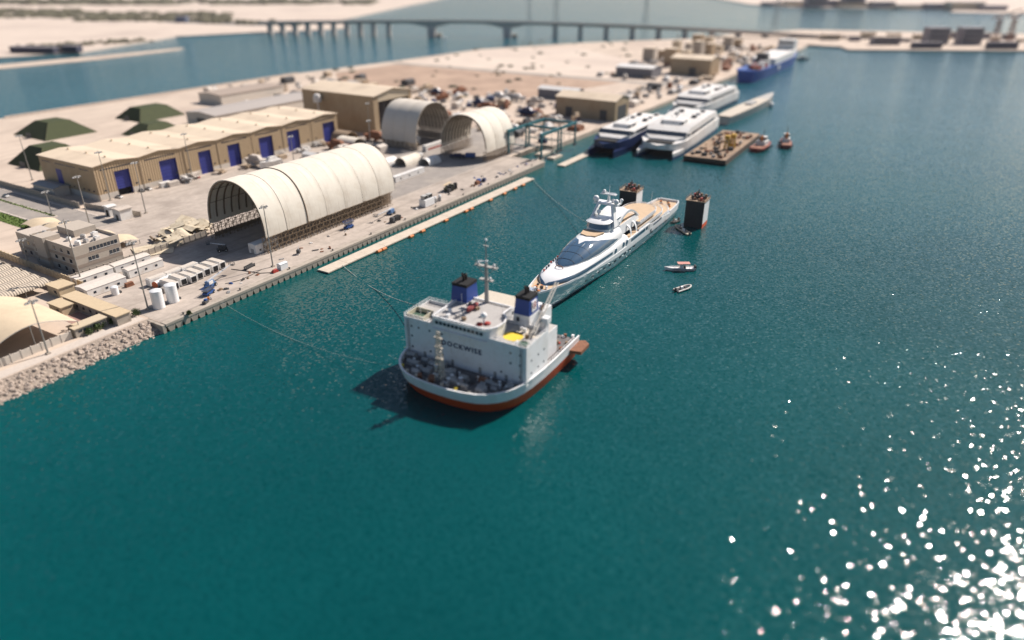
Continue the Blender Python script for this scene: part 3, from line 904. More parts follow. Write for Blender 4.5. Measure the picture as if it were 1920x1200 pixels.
# --- three storey office block
of = thing('office_block', 'three storey beige office block with grey bands and rooftop plant', 'office', 8.2, 63.4, QZ)
OL, OD, OH = 18.5, 30.0, 11.5
MB().box(0, OL, 0, OD, 0, 3.2).build('ground_storey', office_m, of)
MB().box(-.05, OL + .05, -.05, OD + .05, 3.2, 4.6).build('band', office_b, of)
MB().box(0, OL, 0, OD, 4.6, 7.0).build('middle_storey', office_m, of)
MB().box(-.05, OL + .05, -.05, OD + .05, 7.0, 8.2).build('band', office_b, of)
MB().box(0, OL, 0, OD, 8.2, 10.8).build('top_storey', office_m, of)
for (a, b, c, d) in ((0, OL, 0, .4), (0, OL, OD - .4, OD), (0, .4, .4, OD - .4), (OL - .4, OL, .4, OD - .4)):
    MB().box(a, b, c, d, 10.8, 11.9).build('parapet', office_m, of)
MB().box(.4, OL - .4, .4, OD - .4, 10.8, 10.86).build('roof', office_roof, of)
MB().box(2, 12, OD, 46, 0, 9.5).build('wing', office_m, of)
MB().box(1.95, 12.05, OD + .02, 46.05, 3.0, 4.2).build('band', office_b, of)
MB().box(2.2, 11.8, OD + .2, 45.8, 9.5, 9.56).build('roof', office_roof, of)
MB().box(-1.2, 5.5, OD - 12, OD - 5, 0, 12.8).build('stair_tower', office_m, of)
MB().box(-1.25, 5.55, OD - 12.05, OD - 4.95, 3.4, 4.6).build('band', office_b, of)
MB().box(9, 18, 14, 26, 10.87, 13.6).build('penthouse', office_m, of)
for z, x0 in ((8.7, 6.2), (5.1, 13.5), (5.1, 5.0)):
    for j in range(8 if z > 8 else 3):
        x = x0 + j * 1.45
        w = MB().box(x, x + 1.15, -.06, .04, z, z + 1.5).build('window', glass_dark, of)
        MB().box(x - .1, x + 1.25, -.16, -.02, z - .16, z - .02).build('sill', white_m, w)
for z in (1.2, 5.2, 8.8):
    for y in (2.5, 7.5, 12.5, 26.5):
        w = MB().box(-.06, .04, y, y + 1.5, z, z + 1.5).build('window', glass_dark, of)
        MB().box(-.16, -.02, y - .1, y + 1.6, z - .16, z - .02).build('sill', white_m, w)
for z in (1.2, 5.4):
    for y in (OD + 2.5, OD + 7, OD + 11.5):
        MB().box(1.92, 2.04, y, y + 1.5, z, z + 1.5).build('window', glass_dark, of)
rnd = random.Random(5)
for k in range(13):
    x, y = rnd.uniform(2, 15), rnd.uniform(2, 13) if k < 9 else rnd.uniform(26.5, 28)
    s = rnd.uniform(.8, 1.8)
    m = MB().rbox(x, y, 10.87, s * 1.3, s, s * .9, rnd.uniform(0, 1)); m.tube((x, y, 10.9 + s * .9), (x, y, 11.0 + s), s * .35, 8)
    m.build('roof_unit', white_m if k % 3 else grey_m, of)

# --- small boundary walls
def run_wall(label, p0, p1, h, th, material, npan, name='boundary_wall', z=QZ):
    a, b = Vector((p0[0], p0[1])), Vector((p1[0], p1[1]))
    d = b - a
    rot = math.degrees(math.atan2(d.y, d.x))
    t = thing(name, label, 'wall', p0[0], p0[1], z, rot)
    Ls = d.length / npan
    pm = MB().box(0.22, Ls - 0.22, -th / 2, th / 2, 0, h).mesh('panel', material)
    po = MB().box(-0.2, 0.2, -th / 2 - .1, th / 2 + .1, 0, h + .2).mesh('post', material)
    for k in range(npan):
        put('panel', pm, t, (k * Ls, 0, 0)); put('post', po, t, (k * Ls, 0, 0))
    put('post', po, t, (npan * Ls, 0, 0))
    return t
run_wall('tan panel wall running from the office towards the left edge', (2.6, 51), (3.6, 125), 3.0, .3, beige_m, 26)
run_wall('grey concrete wall behind the white containers, ending at the hangar', (3.5, 61.5), (64, 61.0), 2.8, .3, wall_conc, 22)
run_wall('grey concrete wall around the shaded yard at the warehouse left end', (58, 150), (59, 232), 3.0, .3, wall_conc, 24)
run_wall('low wall along the street by the warehouse end', (66, 112), (60, 148), 2.4, .3, wall_conc, 10)
run_wall('grey wall beside the ribbed vault carports at the left edge', (-3, 55), (-1.5, 120), 2.6, .3, wall_conc, 20)
run_wall('pale wall along the far end of the peninsula by the channel', (160, 431), (470, 433), 2.0, .4, kerb_m, 60, 'shore_wall')

# dark fenced yard beside the warehouse end wall
gable_shed('lean_to', 'low dark lean-to against the left end of the long warehouse', 'shed', 61.5, 178, 0, 8, 20, 4.6, .8, plinth_m, grey_m, 'y')
gable_shed('gatehouse', 'small white gatehouse cube beside the yard in front of the warehouse', 'hut', 57, 113.5, 0, 6, 6, 5.0, .3, white_m, office_roof, 'x', [('-x', 3, 1.6, 2.6, dgrey_m)])
gable_shed('gatehouse', 'narrow white gate hut with a black doorway near the street', 'hut', 58, 124, 0, 3.5, 4, 4.6, .3, white_m, white_m, 'x', [('-x', 2, 1.8, 3.2, black_m)])

# --- ribbed vault carports and shade sails at the left edge
for k in range(6):
    t = thing('vault_carport', 'ribbed grey vault carport at the left edge, number %s from the beige canopy' % ('one', 'two', 'three', 'four', 'five', 'six')[k], 'carport', -22 + 0.0, 60 + k * 6.6, QZ, group='ribbed vault carports')
    m = MB()
    prof = []
    for i in range(11):
        th = math.pi * i / 10
        prof.append((3.2 + 3.2 * math.cos(math.pi - th), 2.6 + 1.7 * math.sin(th)))
    inner = [(a, z - .15) for a, z in prof]
    m.extr(prof + inner[::-1], 0, 18, 'x').build('vault', vault_rib, t, 50)
    for x in (.5, 9, 17.5):
        for y in (0.15, 6.25):
            MB().tube((x, y, 0), (x, y, 2.65), .1, 5).build('post', galv_m, t)
def sail(label, u, v, sx, sy, h, camber, rot=0, name='shade_canopy', material=None, low=0.0):
    t = thing(name, label, 'canopy', u, v, QZ, rot)
    def f(a, b):
        return (a * sx, b * sy, h + camber * math.sin(math.pi * a) * (1 - 0.25 * math.sin(math.pi * b)) - low * abs(2 * b - 1) ** 2)
    us = [i / 14 for i in range(15)]; vs_ = [i / 8 for i in range(9)]
    m = MB().surf(f, us, vs_)
    m.surf(lambda a, b: Vector(f(a, b)) - Vector((0, 0, .12)), us, vs_)
    m.build('membrane', material or mat('canopy_tan', (0.62, 0.50, 0.35), 0.8, var=0.06, dirt=(0.54, 0.43, 0.30), dscale=.2), t, 60)
    for a in (0, .5, 1):
        for b in (0, 1):
            p = f(a, b)
            MB().tube((p[0], p[1], 0), (p[0], p[1], p[2] - .1), .14, 6).build('post', galv_m, t)
    MB().path([f(i / 14, 0) for i in range(15)], .12, 5).build('edge_tube', galv_m, t)
    return t
sail('large tan arched shade canopy at the left edge above the rock shore', -46, 16.5, 27.5, 36, 5.2, 4.2, low=.6)
sail('tan arched shade canopy cut off by the left edge, next to the large one', -74, 17, 26, 36, 5.0, 4.0, low=.6)
for k, (u, v) in enumerate([(27, 78), (25.5, 91), (24.5, 104), (23.5, 117), (22.5, 130)]):
    sail('wavy tan car park sail %s behind the office block' % ('closest to the apron', 'second from the apron', 'in the middle of the row', 'fourth from the apron', 'at the left edge')[k], u + 4, v, 12, 12.4, 3.0, 1.4, rot=0, name='car_park_sail', low=1.2)

# --- beige huts by the rock shore
def flat_hut(name, label, u0, u1, v0, v1, h, wall_mat, roof_mat, windows=(), cat='hut'):
    t = thing(name, label, cat, u0, v0, QZ)
    a, b = u1 - u0, v1 - v0
    MB().box(0, a, 0, b, 0, h).build('wall', wall_mat, t)
    MB().box(-.35, a + .35, -.35, b + .35, h, h + .28).build('roof', roof_mat, t)
    for (f, c, w, z0, z1) in windows:
        if f == '-y': MB().box(c, c + w, -.06, .03, z0, z1).build('window', glass_dark, t)
        else: MB().box(-.06, .03, c, c + w, z0, z1).build('window', glass_dark, t)
    return t
flat_hut('long_hut', 'long narrow beige roofed hut running inland from the rock shore', -9.0, -4.2, 11, 43, 3.4, wall_conc, beige_m, [('-x', 3 + 4 * j, 1.2, 1.2, 2.3) for j in range(7)])
flat_hut('square_hut', 'beige square hut in front of the concrete wall near the office', -6.5, -1.0, 50, 58, 3.6, beige_m, beige_m, [('-x', 2, 1.5, 1.2, 2.3)])
flat_hut('low_hut', 'low concrete hut with a strip of windows above the rocks', -21, -10.5, 14.5, 18.5, 3.0, wall_conc, tan_pale, [('-y', 1 + 1.6 * j, 1.2, 1.5, 2.3) for j in range(6)])
flat_hut('court_hut', 'small beige hut between the tan canopy and the red paved court', -14.5, -10.5, 34, 42, 3.2, beige_m, beige_m, [('-x', 2, 1.2, 1.2, 2.2)])
sheet('paved_court', [(-16, 20), (-9.6, 20), (-9.6, 33.5), (-16, 33.5)], QZ + .05, mat('red_paving', (0.36, 0.22, 0.18), .9, var=.1))
run_wall('patchy white wall under the front of the large tan canopy', (-46, 15.6), (-22, 15.6), 2.6, .3, plinth_m, 8)
# ================================================================== VESSELS
def interp(tab, x):
    if x <= tab[0][0]: return tab[0][1]
    for (a, b), (c, d) in zip(tab[:-1], tab[1:]):
        if x <= c:
            t = (x - a) / (c - a); t = t * t * (3 - 2 * t) * 0.35 + t * 0.65
            return b + (d - b) * t
    return tab[-1][1]
def frange(a, b, n): return [a + (b - a) * i / (n - 1) for i in range(n)]

# ------------------------------------------------------------------ the yacht
ya = thing('motor_yacht', 'long white and silver motor yacht with huge curved glass front and teak decks', 'yacht', 71.2, -99.5, 0, 0.75)
YL = 146.0
HB = [(0, .25), (4, 2.2), (10, 4.3), (20, 6.4), (35, 7.7), (60, 8.2), (100, 8.2), (122, 7.6), (136, 6.6), (143, 5.8), (146, 4.6)]
ZD = [(0, 8.9), (14, 8.1), (30, 7.3), (60, 6.5), (100, 5.9), (125, 5.0), (140, 4.6), (146, 4.5)]
hb = lambda x: interp(HB, x)
zd = lambda x: interp(ZD, x)
def hull_ring(x, za, zb, n=6, off=0.0):
    """points from lower starboard up, and back down port, between heights za..zb (fractions allowed)"""
    pts = []
    for s in (-1, 1):
        side = []
        for i in range(n):
            z = za + (zb - za) * i / (n - 1)
            f = max(0.0, min(1.0, (z + 2) / (zd(x) + 2)))
            flare = 1 - (1 - f) ** 1.6 * (0.62 if x < 30 else 0.62 - 0.42 * min(1, (x - 30) / 30.0))
            xx = x + (1 - f) * 3.5 * max(0, 1 - x / 25.0)
            side.append((xx, s * (hb(x) * flare + off), z))
        pts += side if s < 0 else side[::-1]
    return pts
yx = [0, 1.5, 3, 5, 8, 11, 15, 20, 26, 33, 41, 50, 60, 70, 80, 90, 100, 110, 118, 126, 133, 138, 142, 145, 146]
MB().loft([hull_ring(x, 0.7, zd(x)) for x in yx]).build('hull', yacht_silver, ya, 50)
MB().loft([hull_ring(x, -1.5, 0.7, 3, -.01) for x in yx]).build('boot_stripe', yacht_boot, ya, 50)
# white rubbing band along the sheer, both sides
for s in (-1, 1):
    m = MB(); secs = []
    for x in yx[9:]:
        h0 = 1.5 * min(1, (x - 33) / 25.0) + .15
        y = s * (hb(x) + .03)
        secs.append([(x, y, zd(x) - h0), (x, y, zd(x) + .12), (x, y - s * .3, zd(x) + .12), (x, y - s * .3, zd(x) - h0)])
    m.loft(secs).build('sheer_band', yacht_white, ya, 50)
    m = MB(); secs = []
    for x in yx[1:]:
        secs.append([(x, s * (hb(x) - .02), zd(x) - .02), (x, s * (hb(x) + .02), zd(x) + .75), (x, s * max(.02, hb(x) - .22), zd(x) + .75), (x, s * max(.01, hb(x) - .24), zd(x) - .02)])
        if x >= 11 and x < 20: pass
    m.loft(secs[:8]).build('bow_bulwark', yacht_white, ya, 50)
# lower house shell
def ls_w(x):
    w = hb(x) - .12
    if x < 24: w *= math.sqrt(max(0.0004, 1 - ((24 - x) / 11.2) ** 2))
    return w
LST = [(12.8, 8.3), (15, 9.6), (18, 10.4), (24, 11.0), (40, 11.3), (70, 11.1), (96, 10.0)]
def shell_pt(x, th, wf, zb, zt, n, off=0.0):
    c, s = math.cos(th), math.sin(th)
    w, h = wf + off, (zt - zb) + off
    return (x, w * math.copysign(abs(c) ** (2 / n), c), zb + h * abs(s) ** (2 / n))
def ls(x, th, off=0.0):
    return shell_pt(x - (off if x < 16 else 0), th, ls_w(x), zd(x) - .1, interp(LST, x), 4.2, off)
ths = frange(0, math.pi, 33)
lx = [12.81, 13, 13.5, 14.3, 15.5, 17, 19, 21.5, 24, 28, 33, 40, 48, 56, 64, 72]
MB().loft([[ls(x, t) for t in ths] for x in lx], closed=True).build('lower_house', yacht_white, ya, 45)
def theta_for(fn, x, z):
    lo, hi = 0.0, math.pi / 2
    for _ in range(24):
        mid = (lo + hi) / 2
        if fn(x, mid)[2] < z: lo = mid
        else: hi = mid
    return lo
def band_patch(name, fn, xs_, zlo, zhi, material, off=.07, nv=7, sides=(1,)):
    """glass laid on a shell between two height curves, on each side"""
    for s in (-1, 1):
        m = MB(); rows = []
        for x in xs_:
            a, b = theta_for(fn, x, zlo(x)), theta_for(fn, x, zhi(x))
            row = [fn(x, t, off) for t in frange(a, b, nv)]
            rows.append([(p[0], s * p[1], p[2]) for p in row])
        m.loft(rows, closed=False, caps=False)
        m.build(name, material, ya, 60)
band_patch('saloon_window', ls, [12.82, 13.0, 13.5, 14.3, 15.5, 17, 19, 21.5, 24, 28, 33, 40, 48, 55.5], lambda x: interp([(12.8, 8.3), (16, 8.35), (24, 8.3), (56, 7.7)], x),
           lambda x: interp([(12.8, 8.8), (16, 9.7), (20, 10.0), (28, 9.6), (56, 8.7)], x), yacht_glass, .06)
# glass dome
DW = [(24.6, .15), (27, 2.6), (31, 4.5), (37, 6.0), (45, 6.9), (56, 7.1), (68, 6.6)]
DT = [(24.6, 11.1), (27, 12.1), (31, 13.3), (37, 14.8), (43, 15.9), (50, 16.5), (60, 16.6), (68, 16.0)]
def dm(x, th, off=0.0):
    return shell_pt(x - (off if x < 27 else 0), th, interp(DW, x), 10.7, interp(DT, x), 2.5, off)
dx = [24.62, 25, 25.7, 27, 29, 31, 34, 37, 40, 43, 46, 50, 55, 60, 64, 68]
MB().loft([[dm(x, t) for t in ths] for x in dx]).build('upper_house', yacht_white, ya, 45)
gx = [24.63, 25, 25.7, 27, 29, 31, 34, 37, 40, 43, 46, 50, 54, 58, 61, 63]
band_patch('panorama_glass', dm, gx, lambda x: 11.35 + .006 * (x - 25), lambda x: interp([(24.6, 12), (31, 13.4), (40, 15.75), (44, 15.9), (50, 14.9), (56, 13.5), (63, 11.75)], x), yacht_glass, .08, 11)
for xx in (29.5, 34.0, 38.5):
    pts = [dm(xx, t, .12) for t in frange(.35, math.pi - .35, 15)]
    MB().path(pts, .07, 4).build('glass_mullion', yacht_boot, ya)
for yy in (-1.9, 1.9):
    pts = []
    for x in frange(26.5, 41.5, 10):
        w, zt = interp(DW, x), interp(DT, x)
        f = min(.98, abs(yy) / w)
        pts.append((x, yy, 10.7 + (zt - 10.7) * (1 - f ** 2.5) ** (1 / 2.5) + .12))
    MB().path(pts, .07, 4).build('glass_mullion', yacht_boot, ya)
pts = [(x, y, z - .2) for (x, y, z) in [dm(25.2, t, .9) for t in frange(.12, math.pi - .12, 19)]]
MB().path(pts, .16, 5).build('dome_rail', mat('rail_teak', (0.30, 0.16, 0.09), .5), ya)
# bridge deck
MB().prism([(48.5, -3.2), (54.2, -4.4), (54.2, 4.4), (48.5, 3.2), (47.2, 0)], 16.05, 16.62).build('bridge_deck', teak, ya)
def cab(x0, x1, w, z0, z1, round_, off=0):
    o = []
    for k in range(9):
        a = math.pi / 2 + math.pi * k / 8
        o.append((x0 + round_ + (round_ + off) * math.cos(a), (w + off) * math.sin(a)))
    return o + [(x1, -w - off), (x1, w + off)]
MB().frustum(cab(55, 70, 5.0, 0, 0, 3.0), cab(55.8, 70, 4.5, 0, 0, 3.0), 15.9, 19.3).build('wheelhouse', yacht_white, ya, 40)
MB().frustum(cab(55, 64, 4.98, 0, 0, 3.0, .06), cab(55.6, 64, 4.62, 0, 0, 3.0, .06), 16.9, 18.7).build('wheelhouse_window', yacht_glass, ya, 40)
MB().frustum(cab(54.6, 71, 4.9, 0, 0, 3.0, .2), cab(56, 70, 3.8, 0, 0, 3.0), 19.3, 20.1).build('wheelhouse_roof', yacht_white, ya, 40)
# mast with arms and domes
mm = MB()
for s in (-1, 1):
    mm.loft([[(63 + d * .35 + a, s * (4.6 - d * .32) + b, 19.8 + d) for a, b in ((-1.5 + d * .06, -.5), (1.5 - d * .06, -.5), (1.5 - d * .06, .5), (-1.5 + d * .06, .5))] for d in (-3, 0, 2, 4, 5.5)])
mm.loft([[(66 + a, b, 24.8 + z) for a, b, z in ((-2.2, y, -.35), (2.2, y, -.35), (2.2, y, .35), (-2.2, y, .35))] for y in (-5.2, -2.5, 0, 2.5, 5.2)])
mm.loft([[(67 + a, b, 28.2 + z) for a, b, z in ((-1.0, y, -.2), (1.0, y, -.2), (1.0, y, .2), (-1.0, y, .2))] for y in (-3.2, 0, 3.2)])
mm.tube((67, 0, 24.6), (67.3, 0, 28.4), .7, 8, .35); mm.tube((67.3, 0, 28.2), (67.5, 0, 32), .16, 6, .06)
mm.build('radar_mast', yacht_white, ya, 40)
for (x, y, z, r) in ((64.5, 4.4, 26.4, 1.35), (64.5, -4.4, 26.2, 1.1), (66.5, -2.2, 25.9, .8), (62, 1.8, 22, .9), (67.5, 2.3, 29.0, .75), (69, -4.8, 25.8, .75)):
    MB().ball((x, y, z), r, 12).tube((x, y, z - r - .5), (x, y, z - r * .6), r * .4, 8).build('satellite_dome', yacht_white, ya, 60)
for y in (-1.6, 1.6):
    MB().rbox(67, y, 28.6, .35, 2.6, .3, .3).build('radar_scanner', yacht_white, ya)
# fin and winged arches aft of the mast
def arch_fin(y, x0, x1, z0, z1, th):
    m = MB(); secs = []
    for k in range(11):
        t = k / 10.0
        x = x0 + (x1 - x0) * t; z = z0 + (z1 - z0) * math.sin(math.pi * (.18 + .82 * t))
        d = 1.3 - .6 * t
        secs.append([(x, y - th, z - d), (x, y + th, z - d), (x, y + th, z), (x, y - th, z)])
    return m.loft(secs)
arch_fin(-4.6, 68, 90, 14.0, 19.6, .5).build('side_fin', yacht_white, ya, 40)
arch_fin(4.6, 68, 90, 14.0, 19.6, .5).build('side_fin', yacht_white, ya, 40)
MB().prism([(69, -4.0), (80, -4.0), (83, 0), (80, 4.0), (69, 4.0)], 18.2, 18.7).build('sun_deck_roof', yacht_white, ya)
MB().frustum(cab(66, 90, 5.6, 0, 0, 2.0), cab(68, 88, 4.8, 0, 0, 2.0), 11.0, 15.0).build('aft_house', yacht_white, ya, 40)
MB().prism([(70, -4.4), (87, -4.4), (87, 4.4), (70, 4.4)], 15.0, 15.12).build('sun_deck', teak, ya)
MB().ball((78, 0, 15.1), 2.6, 14, .7).build('sun_deck_dome', yacht_white, ya, 60)
# after decks: stacked terraces with rounded ends
def terrace(x0, x1, hwmax, z, name_m, rim=.9, inset=.35, rl=9.0):
    def outline(off):
        o = []
        for s in (-1, 1):
            pp = []
            for x in frange(x0, x1 - rl, 6):
                pp.append((x, s * (min(hb(x) - .1, hwmax) - off)))
            for k in range(1, 8):
                a = math.pi / 2 * k / 8
                x = x1 - rl + (rl - off) * math.sin(a)
                pp.append((x, s * (min(hb(x1 - rl) - .1, hwmax) - off) * math.cos(a)))
            o += pp if s < 0 else pp[::-1]
            if s < 0: o.append((x1 - off, 0))
        return o
    MB().prism(outline(0), z - rim, z - .05).build('deck_edge', yacht_white, ya, 30)
    MB().prism(outline(inset), z - .05, z + .03).build('teak_deck', teak, ya)
    m = MB(); o = outline(.12)
    for a, b in zip(o[:-1], o[1:]):
        m.tube((a[0], a[1], z + .45), (b[0], b[1], z + .45), .12, 4)
    m.build('deck_rail', yacht_white, ya)
    return outline
o3 = terrace(86, 112.5, 7.4, 12.3, 'helideck', 1.0)
o2 = terrace(84, 121.5, 7.9, 9.6, 'upper', 1.1, .35, 11)
o1 = terrace(94, 131.5, 8.0, 7.2, 'lower', 1.2, .35, 12)
MB().prism([(p[0] - 1.2, p[1] * .93) for p in o3(.5)], 9.65, 11.3).build('deck_glazing', yacht_glass, ya)
MB().prism([(p[0] - 1.2, p[1] * .95) for p in o2(.5)], 7.25, 8.5).build('deck_glazing', yacht_glass, ya)
MB().prism([(x, s * (hb(x) - .5)) for s, r in ((-1, (100, 115, 126, 134, 140, 144.5)), (1, (144.5, 140, 134, 126, 115, 100))) for x in r], 4.3, 4.85).build('stern_deck', teak, ya)
for s in (-1, 1):
    secs = []
    for x in (126, 131, 136, 140, 143, 145.6):
        secs.append([(x, s * (hb(x) + .02), zd(x) - .1), (x, s * (hb(x) + .05), zd(x) + 1.3), (x, s * (hb(x) - .5), zd(x) + 1.3), (x, s * (hb(x) - .5), zd(x) - .1)])
    MB().loft(secs).build('stern_bulwark', yacht_white, ya, 40)
MB().box(145.2, 145.9, -4.7, 4.7, 4.4, 5.8).build('transom', yacht_white, ya)
for k in range(7):
    MB().rbox(136 + (k * 2.3) % 8, -3.5 + k * 1.1, 4.86, .9, .7, .8, k).build('deck_gear', dgrey_m if k % 2 else orange_m, ya)
# mid side deck opening
for s in (-1, 1):
    MB().box(72, 94, s * 5.4, s * 7.9, 6.4, 8.9).build('side_deck', yacht_white, ya)
    MB().box(72.4, 93.6, s * 5.5, s * 7.6, 8.9, 9.0).build('side_teak', teak, ya)
    for x in (76, 82):
        m = MB(); secs = []
        for k in range(9):
            a = math.pi / 2 * k / 8
            secs.append([(x + dx_, s * (7.4 - 2.2 * (1 - math.cos(a))), 9 + 4.2 * math.sin(a) + dz) for dx_, dz in ((-.6, -.3), (.6, -.3), (.6, .3), (-.6, .3))])
        m.loft(secs).build('side_arch', yacht_white, ya, 40)
    MB().box(83.5, 88.5, s * 5.62, s * 5.7, 9.2, 12.0).build('side_door', yacht_glass, ya)
    def slab_win(x0, x1, z0, z1, mt=yacht_glass, off=.06):
        m = MB(); rows = []
        for x in frange(x0, x1, 6):
            y = s * (hb(x) + off)
            rows.append([(x, y, z0), (x, y, z1), (x, y - s * .2, z1), (x, y - s * .2, z0)])
        return m.loft(rows).build('side_window', mt, ya)
    slab_win(74.5, 90.5, 7.0, 8.4); slab_win(91.3, 93.6, 7.0, 8.4)
    secs = []
    for x in frange(70, 96, 7):
        secs.append([(x, s * (hb(x) + .01), zd(x)), (x, s * (hb(x) + .01), 8.9), (x, s * (hb(x) - .3), 8.9), (x, s * (hb(x) - .3), zd(x))])
    MB().loft(secs).build('side_bulwark', yacht_white, ya)
    secs = []
    for x in frange(94, 128, 9):
        zt = 8.6 - 3.2 * ((x - 94) / 34.0)
        secs.append([(x, s * (hb(x) + .01), zd(x)), (x, s * (hb(x) + .01), max(zd(x) + .3, zt)), (x, s * (hb(x) - .3), max(zd(x) + .3, zt)), (x, s * (hb(x) - .3), zd(x))])
    MB().loft(secs).build('side_bulwark', yacht_white, ya)
    slab_win(101, 112, 6.5, 7.2, yacht_glass, .08)
    for (x, z) in ((58.5, 8.2), (66.5, 8.3), (70.0, 8.2)):
        m = MB().tube((x, s * (hb(x) - .4), z), (x, s * (hb(x) + .05), z), .95, 14)
        o = m.build('oval_porthole', yacht_glass, ya)
    for x in (34, 39, 44, 49, 54, 59, 64, 69, 74, 79, 100, 106, 112, 118):
        for d in (-.55, .55):
            f = 0.0
            z = 3.6 if x < 50 else 3.2
            fr = max(0.0, min(1.0, (z + 2) / (zd(x) + 2)))
            fl = 1 - (1 - fr) ** 1.6 * (0.62 if x < 30 else 0.62 - 0.42 * min(1, (x - 30) / 30.0))
            y = s * (hb(x) * fl + .02)
            MB().box(x + d - .2, x + d + .2, y - .25, y + .06 * s + (.0), z, z + .85).build('hull_port', yacht_boot, ya)
    MB().box(97.0, 98.8, s * (hb(98) - .3), s * (hb(98) + .06), 4.0, 5.6).build('shell_door', yacht_boot, ya)
# foredeck
MB().prism([(x, s * max(.1, hb(x) - .4)) for s, r in ((-1, (1.5, 4, 8, 12, 16, 20)), (1, (20, 16, 12, 8, 4, 1.5))) for x in r], 8.05, 8.35).build('fore_deck', teak, ya)
rnd = random.Random(21)
for k in range(16):
    x = 3 + k * .62
    y = rnd.uniform(-.7, .7) * max(.4, hb(x) - 1)
    MB().rbox(x, y, 8.35, rnd.uniform(.5, 1.3), rnd.uniform(.4, 1.0), rnd.uniform(.4, 1.1), rnd.uniform(0, 3)).build('mooring_gear', [yacht_white, wood_m, orange_m, dgrey_m][k % 4], ya)
MB().tube((5, 0, 8.4), (4.6, 0, 12.2), .12, 6, .06).build('jack_staff', yacht_white, ya)
MB().tube((124, 2, 7.2), (124.6, 2, 14.5), .12, 6, .05).build('ensign_staff', yacht_white, ya)
# dressing line of dark fittings along the port roof edge
for k in range(24):
    x = 20 + k * 2.0
    z = interp(LST, x) + .05
    MB().rbox(x, 3.0 + .05 * x, z - .1 if x < 26 else dm(x, 2.2)[2] * 0 + 11.6, .7, .4, .7, k * .7).build('deck_fitting', dgrey_m if k % 3 else red_m, ya)

# ------------------------------------------------------------------ heavy lift ship
hs = thing('heavy_lift_ship', 'white heavy lift ship with orange bottom and two blue funnels, mid deck under water', 'ship', 7, -106.7, 0, 2.0)
def hull_level(w, xf, xb, curve):
    tab = [(0, 0), (4, .1), (8, .6), (11.5, 1.5), (14, 2.8), (16.2, 4.6), (18, 6.8), (19.3, 9.4), (20.2, 12.4), (20.8, 16.4), (21.3, 22.4), (21.5, 30)]
    o = [(xf + b, -a * w / 21.5) for a, b in tab[::-1]] + [(xf + b, a * w / 21.5) for a, b in tab[1:]]
    return [(xb, -w)] + o + [(xb, w)]
lv = [(-4, 19.0, 9.5, 46, 23), (-1, 20.4, 7.2, 49, 23), (3.9, 21.4, 4.3, 50, 24), (5.8, 21.5, 3.7, 50, 24)]
def rings(levels): return [[(x, y, z) for x, y in hull_level(w, xf, xb, cv)] for z, w, xf, xb, cv in levels]
MB().loft(rings(lv[:3]), caps=True).build('bottom_hull', hull_orange, hs, 50)
r2 = rings(lv[2:4])
MB().loft(r2, caps=True).build('bow_hull', hull_white, hs, 50)
# bulwark
oo = hull_level(21.7, 3.3, 50, 24); oi = hull_level(21.2, 3.8, 50, 24); ob = hull_level(21.5, 3.7, 50, 24); obi = hull_level(21.0, 4.2, 50, 24)
m = MB(); n = len(oo)
for i in range(n - 1):
    j = i + 1
    m.add([(ob[i][0], ob[i][1], 5.8), (ob[j][0], ob[j][1], 5.8), (oo[j][0], oo[j][1], 7.4), (oo[i][0], oo[i][1], 7.4),
           (obi[i][0], obi[i][1], 5.8), (obi[j][0], obi[j][1], 5.8), (oi[j][0], oi[j][1], 7.4), (oi[i][0], oi[i][1], 7.4)],
          [(0, 1, 2, 3), (7, 6, 5, 4), (3, 2, 6, 7)])
m.build('bulwark', hull_white, hs, 50)
MB().prism(obi, 5.75, 5.86).build('bow_deck', deck_dark, hs)
# deck gear in the shade of the house
rnd = random.Random(31)
gear_m = [grey_m, dgrey_m, dgrey_m, deck_grey, rust_m]
for k in range(84):
    x, y = rnd.uniform(6.6, 15.5), rnd.uniform(-18, 18)
    if abs(y) > 10: x = max(x, 7 + (abs(y) - 10) * .95)
    s = rnd.uniform(.5, 1.4)
    m = MB()
    if k % 3 == 0:
        m.tube((x, y - s, 6.7), (x, y + s, 6.7), .7 * s, 10); m.rbox(x, y, 5.87, 1.6 * s, 2.4 * s, .3)
        m.build('mooring_winch', gear_m[k % 3], hs)
    elif k % 3 == 1:
        m.lathe(x, y, [(.35 * s, 5.87), (.3 * s, 6.9), (.5 * s, 7.0), (.5 * s, 7.25)], 8).build('vent_cowl', hull_white, hs)
    else:
        m.rbox(x, y, 5.87, 1.8 * s, 1.3 * s, 1.2 * s, rnd.uniform(0, 1.5)).build('deck_box', gear_m[k % 5], hs)
for k in range(13):
    a = -math.pi / 2 * .92 + math.pi * .92 * k / 12
    x, y = 5.6 + 11 * (1 - math.cos(a)) ** 1.5, 19.4 * math.sin(a)
    MB().lathe(x - .5 + .7, y, [(.42, 5.87), (.36, 6.6), (.55, 6.7), (.55, 6.95)], 8).build('bollard', yellow_m if k % 5 == 0 else mat('pale_bollard', (.5, .45, .36), .8), hs)
